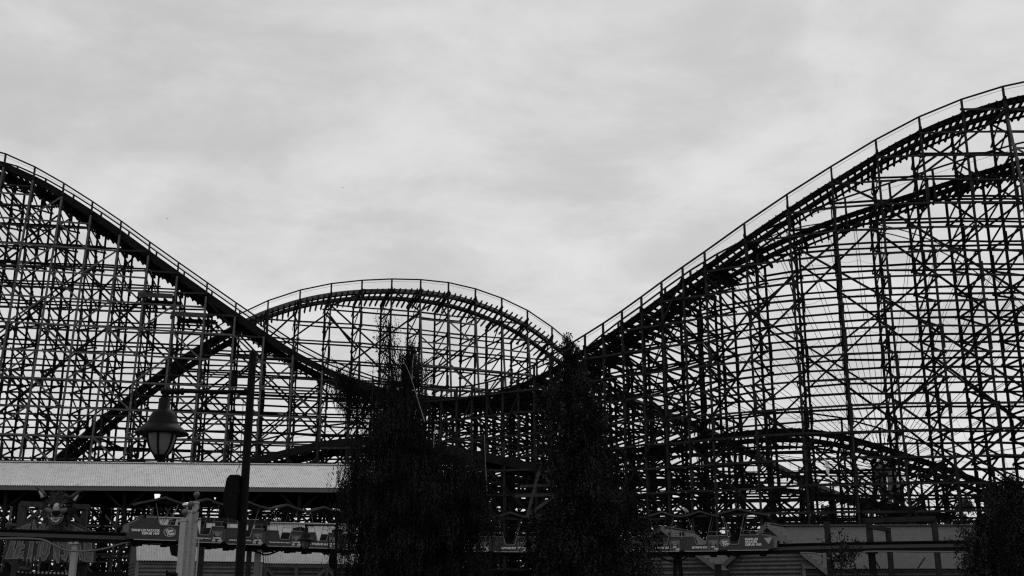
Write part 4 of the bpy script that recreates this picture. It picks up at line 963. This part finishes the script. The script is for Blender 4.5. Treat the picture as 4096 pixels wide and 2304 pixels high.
def speaker(label, loc):
    t = thing('loudspeaker', label, 'loudspeaker', loc, 0, 'loudspeakers on the posts')
    m = MB(); m.prism([V((x, -.17, z)) for x, z in [(-.07, -.36), (-.22, -.3), (-.285, -.05), (-.24, .3), (-.2, .34), (-.07, .34)]], V((0, .34, 0))); m.build('cabinet', M_BLACK, t, org=V((0, 0, 0)))
    m = MB(); m.prism([V((x, -.155, z)) for x, z in [(-.225, -.29), (-.29, -.05), (-.245, .29), (-.255, .29), (-.3, -.05), (-.235, -.3)]], V((0, .31, 0))); m.build('grille', M_BLACKP, t, org=V((0, 0, 0)))
    m = MB(); m.box((-.02, 0, .1), .14, .06, .05); m.box((-.02, 0, -.1), .14, .06, .05); m.build('bracket', M_STEEL, t, org=V((0, 0, 0)))
    return t
lp = lamp_post(); q = P(1003, 1560, 18); lp.location = (q.x, 18, 0)
lp2 = copy_tree(lp); q2 = P(1347, 2120, 52); lp2.location = (q2.x, 52, 0); lp2['label'] = 'smaller-looking black bell lamp post farther back, beside the weeping birch'
sp1 = speaker('black loudspeaker hung on the nearest big lamp post', (q.x - .0, 18, P(990, 1990, 18).z))
m = MB(); zt = P(990, 1990, 18).z; m.tube([(q.x - .13, 18, zt + .33), (q.x - .14, 18, zt + .42), (q.x - .1, 18, zt + .5), (q.x - .11, 18, zt + 1.6)], .006, 5); m.build('cable', M_BLACK, sp1)
sp2 = copy_tree(sp1); sp2.location = (q2.x, 52, P(1340, 2243, 52).z); sp2['label'] = 'black loudspeaker on the smaller-looking lamp post beside the weeping birch'

# ------------------------------------------------------------------ white three-column pylon
def pylon():
    Y = 45; b = P(745, 2300, Y); t = thing('column_pylon', 'white pylon of three stepped square columns with dark balls, in front of the train', 'pylon', (b.x, Y, 0))
    cols = [(736, 2076, -.25, 2049), (761, 2042, 0, 2016), (784, 2006, .25, 1979)]
    for px, py, dy, pb in cols:
        q = P(px, py, Y + dy); m = MB(); m.beam((q.x, Y + dy, 0), q, .22, .24, up=V((0, 1, 0))); c_ = m.build('column', M_WHITE, t)
        m = MB(); m.box(q + V((0, 0, -.09)), .25, .27, .015); m.build('band', M_GREYP, c_)
        m = MB(); bb = P(px + 3, pb, Y + dy); m.tube([q, bb], .018, 6); m.ball(bb, .118, n=20, m=14); m.build('ball', M_BALL, t, smooth=True)
    x0, x1, x2 = [P(a[0], a[1], Y + a[2]).x for a in cols]
    for xa, xb, dy in ((x0, x1, -.1), (x1, x2, .15)):
        m = MB(); m.beam(((xa + xb) / 2, Y + dy, 0), ((xa + xb) / 2, Y + dy, 3.28), .06, .1, up=V((0, 1, 0))); m.build('infill_panel', M_GREYP, t)
        for py in (2110, 2127, 2203):
            z = P(750, py, Y).z; m = MB(); m.tube([(xa, Y - .17 + (dy + .1), z), (xb, Y - .17 + (dy + .1), z)], .022, 6); m.ball(((xa + xb) / 2 + .02, Y - .2 + dy + .1, z), .04, n=10, m=7); m.build('tie_bar', M_WHITE, t)
    m = MB(); z = P(800, 2153, Y).z; m.tube([(x2, Y + .25, z), (x2 + .32, Y + .25, z - .01)], .025, 6); m.ball((x2 + .32, Y + .25, z - .01), .05, n=10, m=7); m.tube([(x2 + .22, Y + .25, z), (x2 + .2, Y + .25, 0)], .03, 6); m.build('rail_frame', M_WHITE, t)
    q = P(745, 2020, Y + .35); m = MB(); m.ball(q, .15, .15, .11, 18, 12); m.tube([q, (q.x + .1, q.y + .05, q.z - .3)], .03, 6); m.build('glass_globe', M_CHROME, t, smooth=True)
    c_ = P(797, 2041, Y + .2); m = MB(); m.ball(c_, .06, n=10, m=7); m.tube(catmull([c_, P(797, 2060, Y + .05), P(792, 2080, Y + .05), P(782, 2088, Y), P(776, 2086, Y)], 6), .012, 5); m.tube([c_, P(772, 2055, Y)], .012, 5); m.build('cable_gland', M_BLACK, t)
    q = P(703, 2203, Y + .4); t2 = thing('loudspeaker', 'small black loudspeaker sticking out left of the white pylon', 'loudspeaker', (q.x, q.y, q.z), 0, 'loudspeakers on the posts')
    m = MB(); m.prism([q + V((x, -.15, z)) for x, z in [(.1, -.24), (-.1, -.18), (-.19, .1), (-.16, .2), (.02, .24), (.12, .2)]], V((0, .3, 0))); m.build('cabinet', M_BLACK, t2)
    m = MB(); m.prism([q + V((x, -.14, z)) for x, z in [(-.105, -.17), (-.2, .1), (-.17, .19), (-.18, .2), (-.215, .1), (-.12, -.18)]], V((0, .28, 0))); m.build('grille', M_BLACKP, t2)
    q = P(690, 2296, Y - .3); t3 = thing('floodlight', 'dark floodlight at the bottom edge beside the white pylon', 'floodlight', (q.x, q.y, 0))
    m = MB(); m.tube([(q.x - .22, q.y, 0), (q.x - .22, q.y, q.z + .14)], .04, 8); m.build('post', M_BLACK, t3)
    m = MB(); m.tube([q + V((-.2, 0, .02)), q + V((.0, 0, 0)), q + V((.22, 0, -.02))], .07, 12, .1); m.build('lamp_head', M_BLACKP, t3)
pylon()

# ------------------------------------------------------------------ sign with the beast
SY = 65.2
def SP(u, v, y=SY): return P(u / 3.874, 1930 + v / 3.874, y)
o0 = SP(760, 1100); sg = thing('entrance_sign', 'dark gable-shaped ride sign with tall jagged letters under the wolf head', 'sign', (o0.x, SY, 0))
pl = [(60, 1195), (140, 880), (190, 715), (440, 618), (520, 555), (560, 600), (600, 640), (1085, 592), (1200, 640), (1465, 775), (1468, 1246), (1330, 1246), (960, 1222), (895, 1258), (850, 1200), (700, 1203), (650, 1232), (600, 1195)]
m = MB(); m.prism([SP(u, v) for u, v in pl], V((0, .14, 0))); m.build('board', M_SIGN, sg)
LET = {'L': [(235, 735), (300, 705), (205, 1048), (245, 1028), (203, 1180), (85, 1180)],
       'E': [(332, 690), (475, 640), (445, 745), (392, 768), (352, 962), (382, 968), (374, 1018), (320, 1040), (305, 1085), (370, 1070), (340, 1176), (215, 1180)],
       'M': [(425, 1180), (525, 590), (575, 755), (645, 655), (690, 645), (600, 1195), (562, 1195), (625, 860), (575, 945), (530, 850), (490, 1180)],
       'O': [(700, 650), (776, 650), (782, 950), (762, 1100), (690, 1208), (650, 1212), (625, 1100), (650, 900)],
       'O_in': [(715, 700), (750, 700), (745, 960), (700, 1110), (668, 1120), (660, 1060), (690, 880)],
       'N': [(830, 1198), (838, 690), (862, 688), (905, 980), (925, 690), (960, 690), (912, 1244), (882, 1244), (852, 1040), (852, 1198)],
       'S': [(968, 690), (1050, 705), (1050, 765), (1005, 760), (1058, 950), (1052, 1120), (1020, 1196), (965, 1188), (942, 1125), (1002, 1128), (988, 990), (932, 955)],
       'T': [(1066, 640), (1172, 685), (1172, 745), (1144, 740), (1142, 1200), (1076, 1200), (1078, 735), (1062, 722)],
       'R': [(1166, 1205), (1180, 690), (1278, 735), (1288, 900), (1242, 960), (1292, 1215), (1242, 1212), (1204, 1010), (1202, 1206)],
       'F': [(1296, 745), (1412, 790), (1402, 855), (1352, 845), (1352, 930), (1416, 942), (1420, 1035), (1366, 1045), (1370, 1095), (1442, 1090), (1440, 1230), (1345, 1228), (1310, 1210)]}
for k, pg in LET.items():
    if k != 'O_in':
        m = MB(); m.prism([SP(u, v, SY - .012) for u, v in pg], V((0, -.03, 0))); lo = m.build('letter', M_SIGNL, sg)
    m = MB()
    for i_, (a, b) in enumerate(zip(pg, pg[1:] + pg[:1])): yy = SY - .05 - .005 * (i_ % 3); m.beam(SP(a[0], a[1], yy), SP(b[0], b[1], yy), .03, .05, up=V((0, 1, 0)).cross((SP(b[0], b[1], yy) - SP(a[0], a[1], yy)).normalized()), ext=.02)
    m.build('letter_outline', M_SIGNO, lo)
for px in (100, 340):
    q = P(px, 2230, SY + .3); m = MB(); m.beam((q.x, SY + .3, 0), q, .3, .2, up=V((0, 1, 0))); m.build('leg', M_TIMBER_M, sg)
# beast head sculpture
hy = SY - .9
def HP(u, v, dy=0): return P(u / 3.874, 1930 + v / 3.874, hy + dy)
hc = HP(890, 450); SC = hy / F / 3.874          # metres per crop pixel
wf = thing('wolf_sculpture', 'shaggy grinning wolf head with long ears and clawed paws on the ride sign', 'sculpture', (hc.x, hy, hc.z))
m = MB(); m.ball(HP(890, 430, .5), 240 * SC, .35, 270 * SC, 20, 14); m.build('skull', M_FUR, wf, smooth=True)
m = MB(); rr = random.Random(4)
for k in range(420):
    a = rr.uniform(0, 2 * PI); ro = rr.uniform(.42, 1.0); u = 890 + 262 * ro * math.cos(a); v = 425 - 285 * ro * math.sin(a)
    if 735 < u < 1045 and 320 < v < 660: continue
    dirv = V((math.cos(a), -.35 + .25 * rr.random(), math.sin(a) - .25)).normalized()
    p0 = HP(u, v, -.02 + .42 * ro ** 2); ln = rr.uniform(38, 70) * SC; sd_ = dirv.cross(V((0, 1, 0))).normalized()
    m.tube([p0 - dirv * ln * .5, p0 + dirv * ln * .2 + sd_ * rr.uniform(-.03, .03), p0 + dirv * ln * .75 + sd_ * rr.uniform(-.08, .08)], rr.uniform(16, 26) * SC, 5, 2 * SC)
for k in range(60):     # beard
    u = 890 + rr.uniform(-130, 130); v = rr.uniform(650, 720) - abs(u - 890) * .35; p0 = HP(u, v, .05); dv_ = V((rr.uniform(-.25, .25), -.15, -1)).normalized(); ln = rr.uniform(50, 85) * SC
    m.tube([p0, p0 + dv_ * ln * .6, p0 + dv_ * ln], 20 * SC, 5, 2 * SC)
m.build('mane', M_FUR, wf)
for pts, inn in (([(690, 240), (640, 160), (590, 90), (540, 55)], [(660, 235), (635, 180), (605, 130)]), ([(1120, 250), (1180, 190), (1240, 140), (1318, 118)], [(1150, 280), (1185, 230), (1215, 190)])):
    m = MB(); m.tube([HP(u, v, .2) for u, v in pts], 62 * SC, 8, 4 * SC); e = m.build('ear', M_FUR, wf, smooth=True)
    m = MB(); m.tube([HP(u, v, .2 - 52 * SC) for u, v in inn], 28 * SC, 8, 4 * SC); m.build('inner_ear', M_FACE, e, smooth=True)
m = MB(); m.ball(HP(880, 400, -.1), 52 * SC, .3, 82 * SC, 14, 10); m.ball(HP(872, 492, -.2), 80 * SC, .3, 40 * SC, 16, 10); m.build('muzzle', M_FACE, wf, smooth=True)
m = MB(); m.ball(HP(780, 438, -.06), 84 * SC, .26, 44 * SC, 16, 10, Matrix.Rotation(R(24), 3, 'Y')); m.build('cheek', M_CHEEK, wf, smooth=True)
m = MB(); m.ball(HP(968, 443, -.06), 82 * SC, .26, 44 * SC, 16, 10, Matrix.Rotation(R(-28), 3, 'Y')); m.build('cheek', M_CHEEK, wf, smooth=True)
m = MB(); m.ball(HP(870, 474, -.5), 72 * SC, .12, 40 * SC, 14, 9); m.ball(HP(868, 505, -.48), 22 * SC, .1, 24 * SC, 10, 7); m.build('nose', M_NOSE, wf, smooth=True)
m = MB()
for k in range(3): m.tube([HP(845 + k * 4, 360 + k * 28, -.34 - .03 * k), HP(880, 380 + k * 28, -.41 - .03 * k), HP(915 - k * 4, 360 + k * 28, -.34 - .03 * k)], 6 * SC, 5)
m.build('brow_wrinkles', M_FACE, wf)
for u, v in ((785, 358), (978, 358)):
    m = MB(); m.ball(HP(u, v, -.12), 42 * SC, .14, 23 * SC, 14, 9); e = m.build('eye', M_EYE, wf, smooth=True); m = MB(); m.ball(HP(u + 6, v + 1, -.25), 17 * SC, .05, 20 * SC, 10, 7); m.build('pupil', M_NOSE, e)
    m = MB(); s_ = 1 if u > 890 else -1; m.tube([HP(u - 50 * s_, v - 5, -.2), HP(u, v - 38, -.22), HP(u + 55 * s_, v - 48, -.1)], 17 * SC, 6, 10 * SC); m.build('eyebrow', M_FUR, wf)
m = MB(); jaw = [(748, 500), (765, 560), (790, 610), (825, 640), (862, 648), (900, 636), (940, 605), (965, 560), (978, 505)]
m.tube([HP(u, v, -.16) for u, v in jaw], 15 * SC, 7); m.build('lower_lip', M_LIP, wf, smooth=True)
m = MB(); m.prism([HP(u, v, -.05) for u, v in jaw + [(940, 520), (870, 535), (790, 520)]], V((0, .05, 0))); m.build('mouth', M_NOSE, wf)
m = MB()
for k in range(9):
    u = 790 + k * 20; v = 532 + 8 * math.sin(k * PI / 8); ln = (58 if k in (0, 8) else 38); m.tube([HP(u, v, -.14), HP(u + 2, v + ln, -.13)], 9 * SC, 5, 1.5 * SC)
for k in range(8):
    u = 800 + k * 18; v = 612 - abs(k - 3.5) ** 2 * 3.2; m.tube([HP(u, v + 6, -.14), HP(u, v - 36, -.13)], 8 * SC, 5, 1.5 * SC)
m.build('teeth', M_TOOTH, wf)
for paw in ([(285, 1150, 290, 1225), (370, 1160, 360, 1260), (420, 1165, 420, 1290), (485, 1150, 490, 1310), (530, 1150, 555, 1290)], [(1040, 1170, 990, 1290), (1072, 1210, 1050, 1310), (1130, 1215, 1118, 1305), (1190, 1190, 1190, 1290), (1255, 1180, 1240, 1270)]):
    m = MB(); cl = MB()
    for (u0, v0, u1, v1) in paw:
        p1 = HP(u1, v1, .55); p0 = HP(u0 * .4 + u1 * .6, v0 * .45 + v1 * .55, .5)
        for k in range(4): m.ball(p1.lerp(p0, k / 3), (22 if k % 2 else 27) * SC, .14, 24 * SC, 10, 7)
        cl.tube([p0 + V((0, -.05, 0)), HP(u0 * .75 + u1 * .25 - 8, v0 * .8 + v1 * .2, .44), HP(u0, v0 - 12, .5)], 18 * SC, 6, 2 * SC)
    uu = sum(q_[2] for q_ in paw) / 5; m.ball(HP(uu, 1330, .75), 130 * SC, .22, 50 * SC, 14, 8); po = m.build('paw', M_FUR, wf, smooth=True); cl.build('claws', M_SIGNO, po)
# striped clearance frame under the sign
t = thing('striped_frame', 'low frame with hazard stripes under the wolf sign', 'barrier', (SP(670, 1400).x, SY, 0))
a, b = SP(275, 1385), SP(1080, 1410); n_ = 26; m = MB(); m2 = MB()
for k in range(n_): (m if k % 2 else m2).beam(a.lerp(b, k / n_), a.lerp(b, (k + 1) / n_), .08, .11)
m.build('dark_stripes', M_BLACK, t); m2.build('pale_stripes', M_STRIPE, t)
for q in (a, b): m = MB(); m.beam((q.x, q.y, 0), q, .1, .08, up=V((0, 1, 0))); m.build('upright', M_BLACKP, t)

# ------------------------------------------------------------------ flag pole with rope, gulls
q = P(1934, 1735, 70); t = thing('dark_pole', 'thin black pole with a pale rope between the weeping birch and the leafy tree', 'pole', (q.x, 70, 0))
m = MB(); m.tube([(q.x, 70, 0), tuple(q)], .14, 8, .1); m.build('shaft', M_BLACK, t); m = MB(); m.tube([P(1937, 1738, 69.7), P(1942, 1860, 69.7), P(1950, 1995, 69.7)], .022, 5); m.build('rope', M_ROPE, t)
def gull(label, c, flying):
    t = thing('gull', label, 'gull', c, 0)
    if flying:
        m = MB(); m.tube([c + V(x) for x in [(-.26, 0, .02), (-.2, 0, .03), (-.08, 0, .02), (.08, 0, -.03), (.24, 0, -.13)]], .07, 10, .05); m.ball(c + V((-.22, 0, .03)), .065, .06, .055); 
        m.prism([c + V(x) for x in [(.18, -.03, -.1), (.38, -.07, -.22), (.4, .07, -.2)]], V((0, 0, .02)))
        m.ball(c + V((-.06, 0, .01)), .15, .09, .08); b = m.build('body', M_GULL, t, smooth=True)
        for s_ in (1, -1):
            w_ = [(-.14, 0, .03 * s_), (-.17, -.06, .26 * s_), (-.12, -.08, .4 * s_), (.0, -.1, .66 * s_), (.02, -.06, .45 * s_), (.06, -.03, .2 * s_), (.08, 0, .02 * s_)] if s_ < 0 else [(-.1, 0, .03), (-.12, -.06, .22), (-.2, -.08, .36), (-.22, -.12, .56), (-.08, -.08, .4), (.0, -.04, .24), (.1, 0, .03)]
            m = MB(); m.prism([c + V(x) for x in w_], V((0, .025, 0))); m.build('wing', M_GULL, b)
        m = MB(); m.tube([c + V((-.27, 0, .03)), c + V((-.33, 0, .015))], .018, 6, .004); m.build('beak', M_GULLG, b)
    else:
        m = MB(); m.ball(c + V((.03, 0, .2)), .17, .085, .085, 14, 9, Matrix.Rotation(R(38), 3, 'Y')); m.ball(c + V((-.1, 0, .315)), .065, .055, .055); m.tube([c + V((-.06, 0, .24)), c + V((-.09, 0, .31))], .06, 8); b = m.build('body', M_GULL, t, smooth=True)
        m = MB(); m.ball(c + V((.06, -.07, .19)), .17, .02, .06, 12, 7, Matrix.Rotation(R(42), 3, 'Y')); m.build('wing', M_GULLG, b)
        m = MB(); m.tube([c + V((-.15, 0, .31)), c + V((-.22, 0, .3))], .018, 6, .004); m.build('beak', M_GULLG, b)
        m = MB(); m.tube([c + V((.0, -.03, .12)), c + V((.0, -.03, 0))], .01, 5); m.tube([c + V((.03, .03, .12)), c + V((.03, .03, 0))], .01, 5); m.build('legs', M_GULLG, b)
gull('white gull in flight with wings spread before the right hill', P(3312, 1867, 72), True)
gull('white gull standing on the canopy of the king slogan car', P(2741, 2056, 62.6), False)
for px, py, lb in ((1372, 752, 'tiny dark bird high in the sky above the middle hill'), (668, 875, 'tiny dark bird in the sky right of the steep left drop')):
    c = P(px, py, 420); t = thing('bird', lb, 'bird', c); m = MB(); m.ball(c, .2, .1, .08, 8, 6); b = m.build('body', M_BLACK, t)
    for s_ in (-1, 1): m = MB(); m.prism([c + V(x) for x in [(.03 * s_, -.12, 0), (.3 * s_, -.1, .14), (.5 * s_, .05, .08), (.28 * s_, .06, .1), (.03 * s_, .1, 0)]], V((0, 0, .03))); m.build('wing', M_BLACK, b)
S.cycles.use_denoising = False; S.cycles.use_adaptive_sampling = False; S.cycles.max_bounces = 6; S.cycles.sample_clamp_indirect = 4; S.cycles.pixel_filter_type = 'BLACKMAN_HARRIS'; S.cycles.filter_width = 1.25
